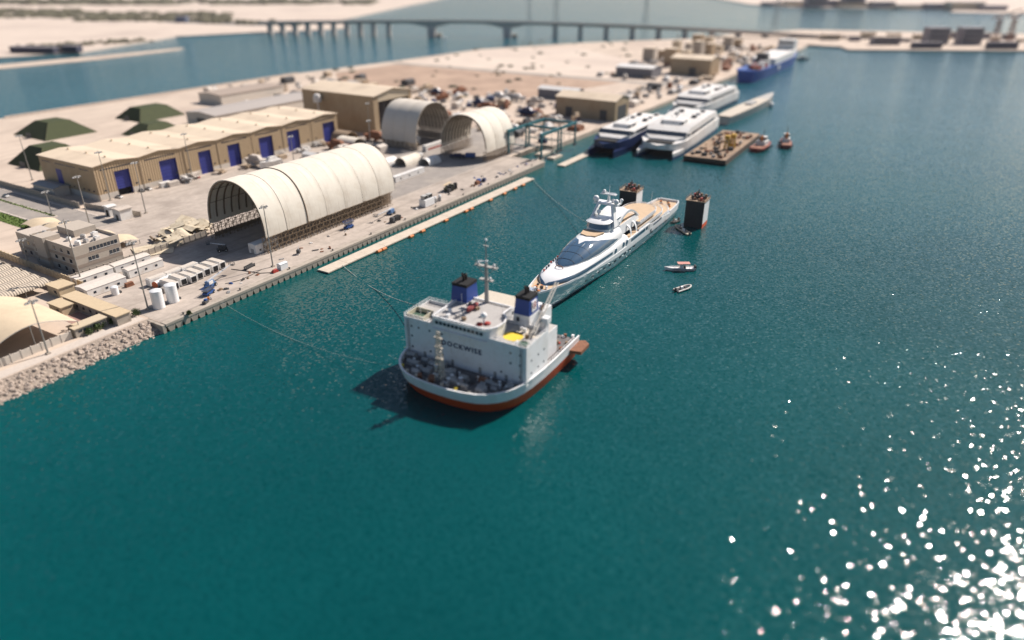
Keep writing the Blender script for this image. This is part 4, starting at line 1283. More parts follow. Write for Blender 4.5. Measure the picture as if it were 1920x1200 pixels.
# lattice fore mast
m = MB()
def lattice(m, x, y, z0, z1, w0, w1, n, r):
    for k in range(n):
        za, zb = z0 + (z1 - z0) * k / n, z0 + (z1 - z0) * (k + 1) / n
        wa, wb = w0 + (w1 - w0) * k / n, w0 + (w1 - w0) * (k + 1) / n
        ca = [(x + a * wa, y + b * wa, za) for a, b in ((-1, -1), (1, -1), (1, 1), (-1, 1))]
        cb = [(x + a * wb, y + b * wb, zb) for a, b in ((-1, -1), (1, -1), (1, 1), (-1, 1))]
        for i in range(4):
            m.tube(ca[i], cb[i], r, 4); m.tube(ca[i], cb[(i + 1) % 4], r * .7, 3); m.tube(cb[i], cb[(i + 1) % 4], r * .7, 3)
lattice(m, 8.0, 2.0, 5.86, 21.5, 1.1, .35, 8, .14)
for z in (13, 16.5, 19.5):
    m.rbox(8, 2, z, .5, 2.6, .3)
m.build('fore_mast', mat('mast_buff', (.55, .50, .42), .7), hs)
# superstructure
HX0, HX1, HY = 17.0, 30.0, 20.6
MB().box(HX0, HX1, -HY, HY, 5.86, 17.2).build('house_wall', hull_white, hs)
MB().box(HX0 + .3, HX1 - .3, -HY + .3, HY - .3, 17.2, 17.3).build('wing_roof', deck_grey, hs)
for (a, b, c, d) in ((HX0, HX0 + .2, -HY, HY), (HX1 - .2, HX1, -HY, HY), (HX0 + .2, HX1 - .2, -HY, -HY + .2), (HX0 + .2, HX1 - .2, HY - .2, HY)):
    MB().box(a, b, c, d, 17.2, 18.2).build('parapet', hull_white, hs)
# bridge block, rounded at its right end
bo = [(HX0 - .25, 10.0), (HX0 - .25, -7.6), (HX0 + .6, -8.8), (HX0 + 2.6, -9.8), (HX0 + 6, -10.2), (HX0 + 9, -9.2), (HX0 + 11, -7.0), (HX0 + 16, -7.0), (HX0 + 16, 10.0)]
MB().prism(bo, 17.31, 20.3).build('bridge_block', hull_white, hs)
bo2 = [(x + (-.12 if x < HX0 + 1 else 0), y) for x, y in bo]
cxm = sum(p[0] for p in bo) / len(bo); cym = sum(p[1] for p in bo) / len(bo)
MB().prism([(x + .25 * (cxm - x) / 8, y + .25 * (cym - y) / 8) for x, y in bo], 20.3, 20.4).build('bridge_roof', deck_grey, hs)
m = MB(); o2_ = bo + [bo[0]]
for (x0, y0), (x1, y1) in zip(o2_[:-1], o2_[1:]):
    m.tube((x0, y0, 20.75), (x1, y1, 20.75), .32, 4)
m.build('bridge_coaming', hull_white, hs)
for k in range(12):
    y = 8.6 - k * 1.36
    MB().box(HX0 - .33, HX0 - .2, y - .5, y + .5, 18.5, 19.5).build('bridge_window', glass_dark, hs)
MB().box(HX0 - .9, HX0 - .2, -8.4, 10.2, 17.0, 17.25).build('bridge_ledge', hull_white, hs)
for z in (8.6, 12.2, 15.4):
    for y in (18, 15.4, 11.5, 7.2, -12.6, -15.6, -18.6):
        if (int(y * 7 + z) % 4) == 0: continue
        MB().tube((HX0 - .05, y, z), (HX0 + .1, y, z), .34, 10).build('porthole', glass_dark, hs)
for z in (9, 13):
    for x in (20, 24, 27.5):
        MB().tube((x, -HY - .05, z), (x, -HY + .1, z), .34, 10).build('porthole', glass_dark, hs)
m = MB()
for (x0, y0, x1, y1, z) in ((HX0 + .1, -HY + .1, HX0 + .1, -10.4, 18.2), (HX0 + .1, 10.4, HX0 + .1, HY - .1, 18.2), (HX0 + .1, -HY + .1, HX1 - .1, -HY + .1, 18.2), (HX0 + .1, HY - .1, HX1 - .1, HY - .1, 18.2), (HX1 - .1, HY - .1, HX1 - .1, -HY + .1, 18.2)):
    for dz in (.5, .95): m.tube((x0, y0, z + dz), (x1, y1, z + dz), .06, 4)
    nn = max(3, int(math.hypot(x1 - x0, y1 - y0) / 1.6))
    for k in range(nn + 1): m.tube((x0 + (x1 - x0) * k / nn, y0 + (y1 - y0) * k / nn, z), (x0 + (x1 - x0) * k / nn, y0 + (y1 - y0) * k / nn, z + .95), .05, 4)
m.build('roof_rail', hull_white, hs)
for y in (19.2, -19.0):
    m = MB()
    for k in range(20): m.tube((HX0 - .18, y - .3, 6.6 + k * .55), (HX0 - .18, y + .3, 6.6 + k * .55), .05, 4)
    for d in (-.3, .3): m.tube((HX0 - .18, y + d, 6.2), (HX0 - .18, y + d, 17.6), .06, 4)
    m.build('ladder', grey_m, hs)
for k, y in enumerate((13.6, 8.8, 3.8, -5.6, -10.6, -14.2)):
    MB().box(HX0 - .08, HX0 + .02, y - .45, y + .45, 6.0, 8.0).build('house_door', grey_m, hs)
for k in range(8):
    x, y = -.2 + 0, 17 - k * 4.8
    MB().tube((HX0 + 3 + (k % 3) * 4, y * .98, 18.2 if abs(y) > 10.5 else 20.4), (HX0 + 3 + (k % 3) * 4, y * .98, 22.5 if abs(y) > 10.5 else 24), .07, 4).build('whip_aerial', hull_white, hs)
# ship's lettering
def lettering(txt, size, parent, loc, rot, material, name='lettering', ext=.03, sx=1.0):
    cu = bpy.data.curves.new(name, 'FONT'); cu.body = txt; cu.size = size; cu.align_x = 'CENTER'; cu.extrude = ext; cu.resolution_u = 2
    cu.space_character = 1.25; cu.offset = .06
    ob = bpy.data.objects.new('tmp', cu); C.objects.link(ob)
    bpy.context.view_layer.update()
    me = bpy.data.meshes.new_from_object(ob); me.name = name
    bpy.data.objects.remove(ob)
    me.materials.clear(); me.materials.append(material)
    o = put(name, me, parent, loc); o.rotation_euler = rot; o.scale = (sx, 1, 1)
    return o
lettering('DOCKWISE', 2.15, hs, (HX0 - .08, .6, 12.2), (math.pi / 2, 0, -math.pi / 2), navy_m, sx=1.05)
# raised side box left, winch pits
MB().box(18, 23, 14.5, 20.2, 17.3, 17.42).build('roof_pit', mat('pit_green', (.05, .10, .07), .8), hs)
for (a, b, c, d) in ((18, 18.2, 14.3, 20.3), (23, 23.2, 14.3, 20.3), (18.2, 23, 14.3, 14.5), (18.2, 23, 20.1, 20.3)):
    MB().box(a, b, c, d, 17.3, 18.7).build('pit_coaming', mat('coaming_cream', (.58, .53, .40), .7), hs)
MB().box(19, 21.5, -19.4, -16.6, 17.3, 17.5).build('roof_pit', mat('pit_green', (.05, .10, .07), .8), hs)
MB().lathe(22.8, -13.2, [(2.9, 17.3), (2.9, 17.36)], 28).build('winching_circle', yellow_m, hs)
MB().box(24.5, 29.5, -19.8, -10.4, 17.3, 17.36).build('roof_patch', mat('roof_cream_patch', (.55, .49, .40), .8), hs)
for k in range(22):
    x, y = rnd.uniform(HX0 + 1.5, HX1 - 1), rnd.uniform(-19.5, 19.5)
    if -11 < y < 11 or (x - 22.8) ** 2 + (y + 13.2) ** 2 < 14: continue
    MB().rbox(x, y, 17.3, rnd.uniform(.4, 1.2), rnd.uniform(.4, 1.0), rnd.uniform(.4, 1.4), rnd.uniform(0, 2)).build('roof_fitting', [hull_white, deck_grey, wood_m][k % 3], hs)
for k, (x, y, mt) in enumerate([(19, 6, hull_white), (20, 3.5, deck_grey), (19, -4.5, red_m), (20.5, -6.2, red_m), (22, 7.5, hull_white), (24, -2.5, hull_white), (27, 1.2, wood_m), (29, 5, dgrey_m), (19.5, 1, wood_m)]):
    if mt == red_m: m = MB().lathe(x, y, [(.9, 20.4), (.9, 20.9), (.5, 21.1)], 12)
    else: m = MB().rbox(x, y, 20.4, 1.2, .9, .9, k)
    m.build('roof_fitting', mt, hs)
MB().ball((20.2, -5.2, 23.0), .95, 12).tube((20.2, -5.2, 20.4), (20.2, -5.2, 22.4), .3, 8).build('radio_dome', hull_white, hs, 60)
# rescue boat on the bridge roof
m = MB()
m.loft([[(x, 6.8 * 0 + 2.5 + y * w, 20.9 + z) for y, z in ((-1, .6), (-.7, 0), (.7, 0), (1, .6), (.6, 1.0), (-.6, 1.0))] for x, w in ((23.5, .2), (24.5, .9), (27.5, 1.0), (29, .5))])
m.build('rescue_boat', mat('boat_maroon', (.25, .05, .05), .6), hs, 40)
# after house behind the bridge, down to the flooded deck
MB().box(30, 40, -HY + 2, HY - 2, 3.5, 14.5).build('after_house', hull_white, hs)
MB().box(30.2, 39.8, -HY + 2.2, HY - 2.2, 14.5, 14.6).build('after_roof', deck_grey, hs)
MB().box(33.1, 45, -5.0, 8.5, 14.6, 18.2).build('casing_top', hull_white, hs)
MB().box(33.3, 44.8, -4.8, 8.3, 18.2, 18.3).build('casing_roof', mat('roof_cream_patch', (.55, .49, .40), .8), hs)
for k in range(9):
    MB().box(33.4 + k * 1.1, 34.0 + k * 1.1, -5.08, -4.98, 16.2, 17.2).build('casing_window', glass_dark, hs)
def funnel(cx, cy, w, d, logo):
    MB().frustum([(cx - d / 2, cy - w / 2), (cx + d / 2, cy - w / 2), (cx + d / 2, cy + w / 2), (cx - d / 2, cy + w / 2)],
                 [(cx - d / 2 + .3, cy - w / 2 + .2), (cx + d / 2 - .2, cy - w / 2 + .2), (cx + d / 2 - .2, cy + w / 2 - .2), (cx - d / 2 + .3, cy + w / 2 - .2)], 14.6, 20.5).build('funnel_base', hull_white, hs)
    w2, d2 = w - .5, d - .7
    f = MB().frustum([(cx - d2 / 2, cy - w2 / 2), (cx + d2 / 2, cy - w2 / 2), (cx + d2 / 2, cy + w2 / 2), (cx - d2 / 2, cy + w2 / 2)],
                     [(cx - d2 / 2 + .5, cy - w2 / 2 + .3), (cx + d2 / 2 - .2, cy - w2 / 2 + .3), (cx + d2 / 2 - .2, cy + w2 / 2 - .3), (cx - d2 / 2 + .5, cy + w2 / 2 - .3)], 20.5, 25.2).build('funnel', funnel_blue, hs)
    MB().box(cx - d2 / 2 + .35, cx + d2 / 2 - .1, cy - w2 / 2 + .2, cy + w2 / 2 - .2, 25.2, 26.1).build('funnel_cap', black_m, f)
    for k in range(2):
        MB().tube((cx - .3 + k * 1.3, cy, 26.1), (cx - .1 + k * 1.3, cy, 27.6), .42, 8).tube((cx - .1 + k * 1.3, cy, 27.5), (cx - .9 + k * 1.3, cy, 28.7 - k * .7), .42, 8).build('exhaust_pipe', mat('soot', (.03, .022, .02), .8), f)
    MB().box(cx - d / 2 + .02, cx - d / 2 + .22, cy + .6, cy + 1.5, 18.4, 19.7).build('funnel_window', glass_dark, f)
    if logo:
        x0, y0 = cx + .15, cy - w2 / 2
        MB().box(cx - 1.3, cx + 1.5, y0 - .1, y0 + .35, 21.3, 24.5).build('emblem_panel', hull_white, f)
        for rr, mt, dd in ((1.05, red_m, .14), (.75, hull_white, .18), (.42, red_m, .22)):
            MB().tube((cx + .1, y0 - dd, 23.1), (cx + .1, y0 + .1, 23.1), rr, 20).build('emblem_ring', mt, f)
funnel(32.2, 9.0, 6.2, 7.0, False)
funnel(33.0, -11.8, 5.6, 6.4, True)
MB().box(36.6, 42, -15.6, -9.2, 14.6, 19.8).build('deck_cabin', hull_white, hs)
MB().box(36.5, 36.62, -14.5, -13.2, 16.5, 18.8).build('cabin_door', wood_m, hs)
for k in range(6):
    MB().rbox(37.5 + k * .7, -14.5 + (k * 2.7) % 5, 19.8, .9, .6, .7, k).build('cabin_gear', [wood_m, dgrey_m, rust_m][k % 3], hs)
# main mast
m = MB()
m.tube((32.8, 1.5, 18.2), (32.8, 1.5, 33), .75, 8, .45)
m.tube((32.8, 1.5, 33), (32.8, 1.5, 40), .28, 6, .16)
m.rbox(32.8, 1.5, 31.8, 1.4, 7.5, .35); m.rbox(32.8, 1.5, 27.6, 1.4, 4.5, .3); m.rbox(32.8, 1.5, 38.2, .6, 1.6, .25)
for y in (-2, -1, 4, 5):
    m.tube((32.8, y, 32), (32.8, y, 33.4), .12, 5)
for a, b in (((31.5, 3.5, 31.8), (32.8, 1.5, 29)), ((32.8, -1.5, 31.8), (32.8, 1.5, 29))): m.tube(a, b, .12, 4)
m.build('main_mast', mat('mast_grey', (.36, .35, .33), .6), hs)
for (y, z) in ((-1.2, 32.8), (4.2, 32.6), (.2, 28.4), (1.5, 40.1)):
    MB().ball((32.8, y, z), .45, 8).build('mast_light', hull_white, hs)
MB().rbox(32.0, 2.0, 33.6, .4, 3.0, .35, .5).build('radar_scanner', hull_white, hs)
# deck crane on the right side, boom folded aft
MB().tube((31, -19.3, 14.6), (31, -19.3, 19.5), .8, 10).rbox(31, -19.3, 19.5, 2.2, 2.0, 1.8).build('crane_pedestal', hull_white, hs)
m = MB()
lattice_a, lattice_b = Vector((24.5, -18.6, 18.6)), Vector((46, -15.2, 25.5))
for dy in (-.45, .45):
    m.tube(lattice_a + Vector((0, dy, 0)), lattice_b + Vector((0, dy, 0)), .22, 5)
for k in range(12):
    p = lattice_a.lerp(lattice_b, k / 12.0); q = lattice_a.lerp(lattice_b, (k + 1) / 12.0)
    m.tube(p + Vector((0, -.45, 0)), q + Vector((0, .45, 0)), .1, 4)
m.build('crane_boom', mat('boom_grey', (.42, .40, .36), .6), hs)
# low working deck aft of the house on the right with gear
MB().box(40, 50, -20.5, -9, 2.0, 5.2).build('working_deck', mat('rusty_deck', (.36, .26, .18), .85, var=.2), hs)
MB().prism([(43, -20.5), (50, -20.5), (51.5, -23.0), (50, -25.0), (44, -25.0)], 4.2, 5.3).build('side_platform', rust_m, hs)
for k in range(16):
    x, y = 41 + (k * 3.7) % 10, -19.5 + (k * 2.3) % 9
    MB().rbox(x, y, 5.2, .9, .8, rnd.uniform(.6, 1.8), k * .4).build('deck_gear', [rust_m, red_m, dgrey_m, hull_white, wood_m][k % 5], hs)
for y in (-20.4, 20.4):
    m = MB()
    for k in range(12):
        x = 30.5 + k * 1.6
        m.tube((x, y, 5.86), (x, y, 7.2), .06, 4)
    m.tube((30.5, y, 7.2), (48.5, y, 7.2), .07, 4)
    m.build('deck_rail', hull_white, hs)
# submerged cargo deck (seen only as the ship's bottom under water) and the two stern towers
MB().box(50, 206, -21, 21, -10, -7).build('flooded_deck', hull_orange, hs)
def stern_tower(y0, y1, x0, x1):
    t0 = MB().box(x0, x1, y0, y1, -7, 2.0).build('stern_tower', hull_orange, hs)
    sgn = -1 if y0 < 0 else 1
    MB().box(x0, x1, y0, y1, 2.0, 12.6).build('tower_wall', hull_white, t0)
    MB().box(x0 - .14, x0 - .02, y0 + .05, y1 - .05, -.5, 12.55).build('tower_face', tower_dark, t0)
    for k in range(10):
        y = y0 + .4 + (y1 - y0 - .8) * k / 9
        MB().box(x0 - .32, x0 - .15, y - .12, y + .12, -.5, 12.5).build('tower_rib', tower_dark, t0)
    MB().box(x0 - .4, x1 + .3, y0 - .3, y1 + .3, 12.6, 12.9).build('tower_deck', mat('rusty_deck', (.36, .26, .18)), t0)
    m = MB()
    rr = [(x0 - .3, y0 - .2), (x1 + .2, y0 - .2), (x1 + .2, y1 + .2), (x0 - .3, y1 + .2), (x0 - .3, y0 - .2)]
    for (a, b), (c, d) in zip(rr[:-1], rr[1:]):
        m.tube((a, b, 14), (c, d, 14), .07, 4); m.tube((a, b, 13.4), (c, d, 13.4), .05, 4)
        for k in range(6):
            m.tube((a + (c - a) * k / 6, b + (d - b) * k / 6, 12.9), (a + (c - a) * k / 6, b + (d - b) * k / 6, 14), .06, 4)
    m.build('tower_rail', mat('rail_rust', (.20, .12, .08), .7), t0)
    for k in range(15):
        x, y = x0 + .8 + (k * 2.9) % (x1 - x0 - 1.6), y0 + .8 + (k * 1.9) % (y1 - y0 - 1.6)
        MB().rbox(x, y, 12.9, 1.0, .9, .7 + (k * .37) % 1.8, k * .5).build('tower_gear', [rust_m, dgrey_m, red_m, dgrey_m, wood_m][k % 5], t0)
    MB().tube((x0 + 4, (y0 + y1) / 2, 12.9), (x0 + 4, (y0 + y1) / 2, 17.5), .25, 6).rbox(x0 + 4, (y0 + y1) / 2, 16.0, .5, 1.8, .4).build('tower_mast', dgrey_m, t0)
stern_tower(-21.0, -12.2, 190, 198.5)
stern_tower(12.2, 21.0, 190, 198.5)

# ------------------------------------------------------------------ mooring lines
def line(label, a, b, sag, r=.09, n=14):
    a, b = Vector(a), Vector(b)
    o_ = a.copy()
    pts = []
    for k in range(n + 1):
        t = k / n
        p = a.lerp(b, t) - o_
        p.z -= sag * 4 * t * (1 - t)
        pts.append(p)
    o = MB().path(pts, r, 5).build('mooring_line', rope_m)
    o.location = o_
    return tag(o, label, 'rope')
line('pale mooring line from the pontoon to the ship\'s left funnel', LW(74, -10.5, .8), LW(42, -92, 15.0), 6.0, .13)
line('thin mooring line from the pontoon end to the yacht mast side', LW(231, -9, .8), LW(150, -92, 8.0), 3.0, .11)
line('dark mooring line dipping from the quay towards the ship\'s bow', LW(22, .2, 3.2), LW(14, -90, 6.8), 4.6, .045)

# ------------------------------------------------------------------ small boats
def small_boat(name, label, u, v, rot, Ln, W, hullm, parts):
    t = thing(name, label, 'boat', u, v, 0, rot)
    st = [(0, .03, 1.0, .5), (.12, .45, .95, .2), (.3, .82, .85, .0), (.6, 1.0, .78, -.1), (1.0, .95, .76, -.1)]
    h = Ln * .085 + .35
    MB().loft([[(f * Ln, -w * W / 2, zt * h), (f * Ln, -w * W / 2 * .7, zb * h - .25), (f * Ln, w * W / 2 * .7, zb * h - .25), (f * Ln, w * W / 2, zt * h), (f * Ln + .01, w * W / 2 * .8, zt * h), (f * Ln + .01, w * W / 2 * .78, zt * h - .3), (f * Ln + .01, -w * W / 2 * .78, zt * h - .3), (f * Ln + .01, -w * W / 2 * .8, zt * h)] for f, w, zt, zb in st]).build('hull', hullm, t, 40)
    for (nm, mt, bx) in parts:
        MB().box(*bx).build(nm, mt, t)
    return t
u0, v0 = PL(1245, 506, 0); u1, v1 = PL(1302, 506, 0)
rot = math.degrees(math.atan2(v1 - v0, u1 - u0)); Ln = math.hypot(u1 - u0, v1 - v0)
t = small_boat('open_motor_boat', 'white open motor boat with a pale red canopy floating right of the yacht', u0, v0, rot, Ln, 3.2, hull_white,
    [('console', hull_white, (6.2, 7.6, -.5, .5, .8, 2.2)), ('seat', dgrey_m, (8.0, 8.6, -.8, .8, .8, 1.7)), ('engine', dgrey_m, (Ln - .2, Ln + .5, -.9, -.3, .2, 2.0)), ('engine', dgrey_m, (Ln - .2, Ln + .5, .3, .9, .2, 2.0)), ('side_stripe', navy_m, (3, Ln - .3, -1.64, -1.56, .55, .75))])
MB().box(5.2, 10.2, -1.3, 1.3, 2.95, 3.05).build('canopy', mat('canopy_pink', (.55, .26, .22), .8), t)
for x in (5.4, 10.0):
    for y in (-1.2, 1.2):
        MB().tube((x, y, .9), (x, y, 2.97), .05, 4).build('canopy_post', galv_m, t)
def rib_boat(label, px0, py0, px1, py1, W, tube_m, floor_m, ncrew):
    """px0: bow"""
    u0, v0 = PL(px0, py0, 0); u1, v1 = PL(px1, py1, 0)
    rot = math.degrees(math.atan2(v1 - v0, u1 - u0)); Ln = math.hypot(u1 - u0, v1 - v0)
    t = thing('inflatable_boat', label, 'boat', u0, v0, 0, rot)
    for s in (-1, 1):
        pts = [(.1, 0, .75), (Ln * .08, s * W * .2, .7), (Ln * .22, s * W * .38, .6), (Ln * .4, s * W * .45, .5), (Ln, s * W * .45, .45)]
        MB().path(pts, W * .12, 8).build('side_tube', tube_m, t, 60)
    MB().prism([(Ln * .12, 0), (Ln * .3, -W * .36), (Ln * .97, -W * .4), (Ln * .97, W * .4), (Ln * .3, W * .36)], -.2, .35).build('floor', floor_m, t)
    MB().box(Ln * .55, Ln * .68, -.4, .4, .35, 1.4).build('console', hull_white, t)
    MB().box(Ln - .1, Ln + .5, -.35, .35, .1, 1.6).build('engine', dgrey_m, t)
    MB().box(Ln * .3, Ln * .4, -.5, .5, .35, .7).build('locker', dgrey_m, t)
    return t, u0, v0, rot, Ln
RB = []
RB.append(rib_boat('grey inflatable boat floating alone, lowest boat right of the yacht', 1295, 538, 1267, 547, 3.0, mat('rib_grey', (.55, .52, .48), .7), dgrey_m, 1))
RB.append(rib_boat('beige open workboat angled between the yacht stern and the right tower', 1266, 424, 1292, 441, 2.6, mat('boat_beige', (.52, .46, .36), .7), mat('boat_floor', (.45, .40, .31), .8), 2))
RB.append(rib_boat('small dark inflatable tied up close against the yacht stern quarter', 1258, 420, 1272, 414, 2.4, rubber_m, mat('boat_floor', (.45, .40, .31)), 1))

# people in the boats
def person(label, u, v, z, rot, shirt, trousers, pose='stand', arm=0):
    """one skinned figure, about 1.75 m"""
    me = bpy.data.meshes.new('person')
    sit = pose == 'sit'
    hipz = .46 if sit else .92
    V = [(0, 0, hipz), (0, 0, hipz + .25), (0, 0, hipz + .48), (0, 0, hipz + .60), (.02, 0, hipz + .70), (.02, 0, hipz + .80)]
    rr = [(.15, .13), (.15, .11), (.19, .12), (.07, .07), (.095, .105), (.08, .09)]
    E = [(0, 1), (1, 2), (2, 3), (3, 4), (4, 5)]
    for s in (-1, 1):
        b = len(V)
        V += [(0, s * .20, hipz + .50), (.04, s * .27, hipz + .24), (.20 if arm else .12, s * .25, hipz + (.20 if arm else .02)), (.27 if arm else .16, s * .22, hipz + (.22 if arm else -.06))]
        rr += [(.065, .065), (.05, .05), (.04, .04), (.035, .045)]
        E += [(2, b), (b, b + 1), (b + 1, b + 2), (b + 2, b + 3)]
        b = len(V)
        if sit: V += [(.04, s * .1, hipz), (.45, s * .13, hipz + .02), (.47, s * .13, .08), (.62, s * .13, .05)]
        else: V += [(0, s * .1, hipz - .05), (.02, s * .11, .48), (0, s * .12, .08), (.14, s * .13, .04)]
        rr += [(.09, .09), (.065, .065), (.045, .045), (.035, .045)]
        E += [(0, b), (b, b + 1), (b + 1, b + 2), (b + 2, b + 3)]
    me.from_pydata(V, E, [])
    o = bpy.data.objects.new('person', me); C.objects.link(o)
    md = o.modifiers.new('skin', 'SKIN')
    me.skin_vertices[0].data[0].use_root = True
    for i, r_ in enumerate(rr):
        me.skin_vertices[0].data[i].radius = r_
    o.modifiers.new('sub', 'SUBSURF').levels = 1
    bpy.context.view_layer.update()
    dg = bpy.context.evaluated_depsgraph_get()
    m2 = bpy.data.meshes.new_from_object(o.evaluated_get(dg)); m2.name = 'person'
    o.modifiers.clear(); o.data = m2
    skin = mat('skin', (.30, .17, .11), .6)
    m2.materials.clear()
    for q in (skin, shirt, trousers): m2.materials.append(q)
    for p in m2.polygons:
        c = p.center
        p.use_smooth = True
        p.material_index = 2 if (c.z < hipz + .04 and abs(c.y) < .2) else (1 if c.z < hipz + .56 and not (abs(c.y) > .2 and c.z < hipz + .2) else 0)
    hair = MB().ball((.0, 0, hipz + .80), .125, 10, .8).build('hair', mat('hair_dark', (.015, .012, .01), .7), o, 60)
    o.location = LW(u, v, z); o.rotation_euler = (0, 0, AX + R(rot))
    return tag(o, label, 'person')
def aboard(k, f, s, label, shirt, pose='stand'):
    t, u, v, rot, Ln = RB[k]
    c, n = math.cos(R(rot)), math.sin(R(rot))
    x, y = f * Ln, s
    person(label, u + x * c - y * n, v + x * n + y * c, .36, rot + 180, shirt, dgrey_m, pose, 1)
aboard(1, .32, .3, 'person in dark clothes standing near the bow of the beige workboat', dgrey_m)
aboard(1, .75, -.2, 'person in dark clothes standing at the stern of the beige workboat', navy_m)
aboard(0, .74, .0, 'person in a dark top standing at the console of the grey inflatable', navy_m)
aboard(2, .5, .7, 'person in an orange vest standing in the dark inflatable by the yacht', orange_m)
aboard(2, .8, -.6, 'person in a dark top at the back of the dark inflatable', dgrey_m)

# ------------------------------------------------------------------ ferries and other shipping
def cat_ferry(label, u, v, rot, Ln, W, hull_m, top_z, full=True, dark_bow=False):
    t = thing('catamaran_ferry', label, 'ferry', u, v, 0, rot)
    h = W / 2
    for s in (-1, 1):
        secs, secs2 = [], []
        for x, w, z in ((0, .3, 4.2), (6, 1.6, 4.4), (16, 2.8, 4.8), (40, 3.6, 5.0), (Ln, 3.6, 5.0)):
            yc = s * (h - 3.7)
            secs.append([(x, yc - w * .92, 2.2), (x, yc - w * .8, -1), (x, yc + w * .8, -1), (x, yc + w * .92, 2.2)])
            secs2.append([(x, yc - w, z), (x, yc - w * .92, 2.2), (x, yc + w * .92, 2.2), (x, yc + w, z)])
        MB().loft(secs).build('hull', hull_m, t, 40)
        MB().loft(secs2).build('hull_side', hull_m if dark_bow else white_m, t, 40)
    MB().loft([[(x, -w, z0), (x, w, z0), (x, w, z1), (x, -w, z1)] for x, w, z0, z1 in ((2, .6, 5.6, 8.2), (9, h * .72, 4.2, 8.8), (18, h * .97, 3.6, 9.4), (40, h, 3.4, 10), (Ln, h, 3.4, 10))]).build('car_deck', white_m if not dark_bow else hull_m, t, 30)
    MB().loft([[(x, -w, 9.2), (x, w, 9.2), (x, w * .97, z1), (x, -w * .97, z1)] for x, w, z1 in ((15, h * .6, 9.9), (20, h * .9, 11.5), (28, h * .96, top_z - 2.5), (Ln - 8, h * .96, top_z - 2.5), (Ln - 2, h * .96, 10.5))]).build('passenger_deck', white_m, t, 30)
    MB().loft([[(x, -w, z0), (x, w, z0), (x, w * .95, z1), (x, -w * .95, z1)] for x, w, z0, z1 in ((19.4, h * .875, 10.9, 11.4), (20, h * .905, 11.0, 11.66), (23.2, h * .93, 11.3, 13.45), (28, h * .968, 11.6, 12.6))]).build('front_windows', glass_dark, t)
    for s in (-1, 1):
        MB().box(30, Ln - 14, s * h * .968 - .05, s * h * .968 + .05, 11.2, 12.6).build('side_windows', glass_dark, t)
    MB().loft([[(x, -w, z0), (x, w, z0), (x, w * .92, z1), (x, -w * .92, z1)] for x, w, z0, z1 in ((31, h * .35, top_z - 2.6, top_z - 2.2), (34, h * .5, top_z - 2.6, top_z), (48, h * .5, top_z - 2.6, top_z + .2), (56, h * .4, top_z - 2.6, top_z - 1.6))]).build('bridge', white_m, t, 30)
    MB().loft([[(x, -w, z0), (x, w, z0), (x, w * .97, z1), (x, -w * .97, z1)] for x, w, z0, z1 in ((32.2, h * .42, top_z - 1.8, top_z - 1.2), (34.0, h * .505, top_z - 1.8, top_z - .6), (44, h * .51, top_z - 1.8, top_z - .6))]).build('bridge_windows', glass_dark, t)
    MB().box(6.2, 14, -h * .55, h * .55, 8.75, 9.3).build('bow_hatch', black_m, t)
    if full:
        MB().loft([[(x, -w, z0), (x, w, z0), (x, w, z1), (x, -w, z1)] for x, w, z0, z1 in ((6.6, h * .46, 5.7, 7.6), (7.6, h * .58, 5.7, 7.6))]).build('bow_opening', black_m, t)
    for k in range(6):
        s = -1 if k % 2 else 1
        MB().rbox(58 + k * 6, s * h * .45, top_z - 2.5, 3.5, 3.0, 1.6, 0).build('roof_unit', [white_m, dgrey_m, grey_m][k % 3], t)
    m = MB().tube((45, 0, top_z), (46, 0, top_z + 7), .4, 6, .15); m.rbox(45.5, 0, top_z + 4, .5, 4, .3); m.build('mast', white_m, t)
    return t
cat_ferry('large white catamaran ferry with a black bow opening, moored beside the barge', 316, -51.5, 3.5, 106, 31, mat('ferry_dark_blue', (.03, .07, .16), .4), 18.5)
cat_ferry('navy hulled catamaran ferry behind the large white one, nearest the basin', 302, -20, 1.5, 100, 25, navy_m, 15.5, True, True)
cat_ferry('third white catamaran ferry with a dark front, moored behind the first two', 455, -20, -1.5, 105, 30, navy_m, 17.5, False)
# slender grey ship
t = thing('grey_ship', 'slender bare grey hull moored outside the third white ferry', 'ship', 450, -56, 0, -3)
secs = []
for x, w, z in ((0, 5.5, 5.4), (20, 6.6, 5.4), (60, 7.2, 5.6), (100, 6.0, 6.4), (122, 3.0, 7.4), (132, .3, 8.0)):
    secs.append([(x, -w, z), (x, -w * .75, -1), (x, w * .75, -1), (x, w, z)])
MB().loft(secs).build('hull', mat('hull_lightgrey', (.42, .40, .37), .6, var=.06), t, 40)
MB().prism([(0, -5.3), (20, -6.4), (60, -7), (100, -5.8), (120, -3), (120, 3), (100, 5.8), (60, 7), (20, 6.4), (0, 5.3)], 6.2, 6.4).build('deck', mat('deck_sand', (.52, .46, .38), .8), t)
MB().prism([(60, -3), (75, -3), (78, 0), (75, 3), (60, 3)], 6.4, 7.6).build('hatch', grey_m, t)
MB().ball((100, -8.2, 1.6), 2.4, 12).build('ball_fender', white_m, t, 60)
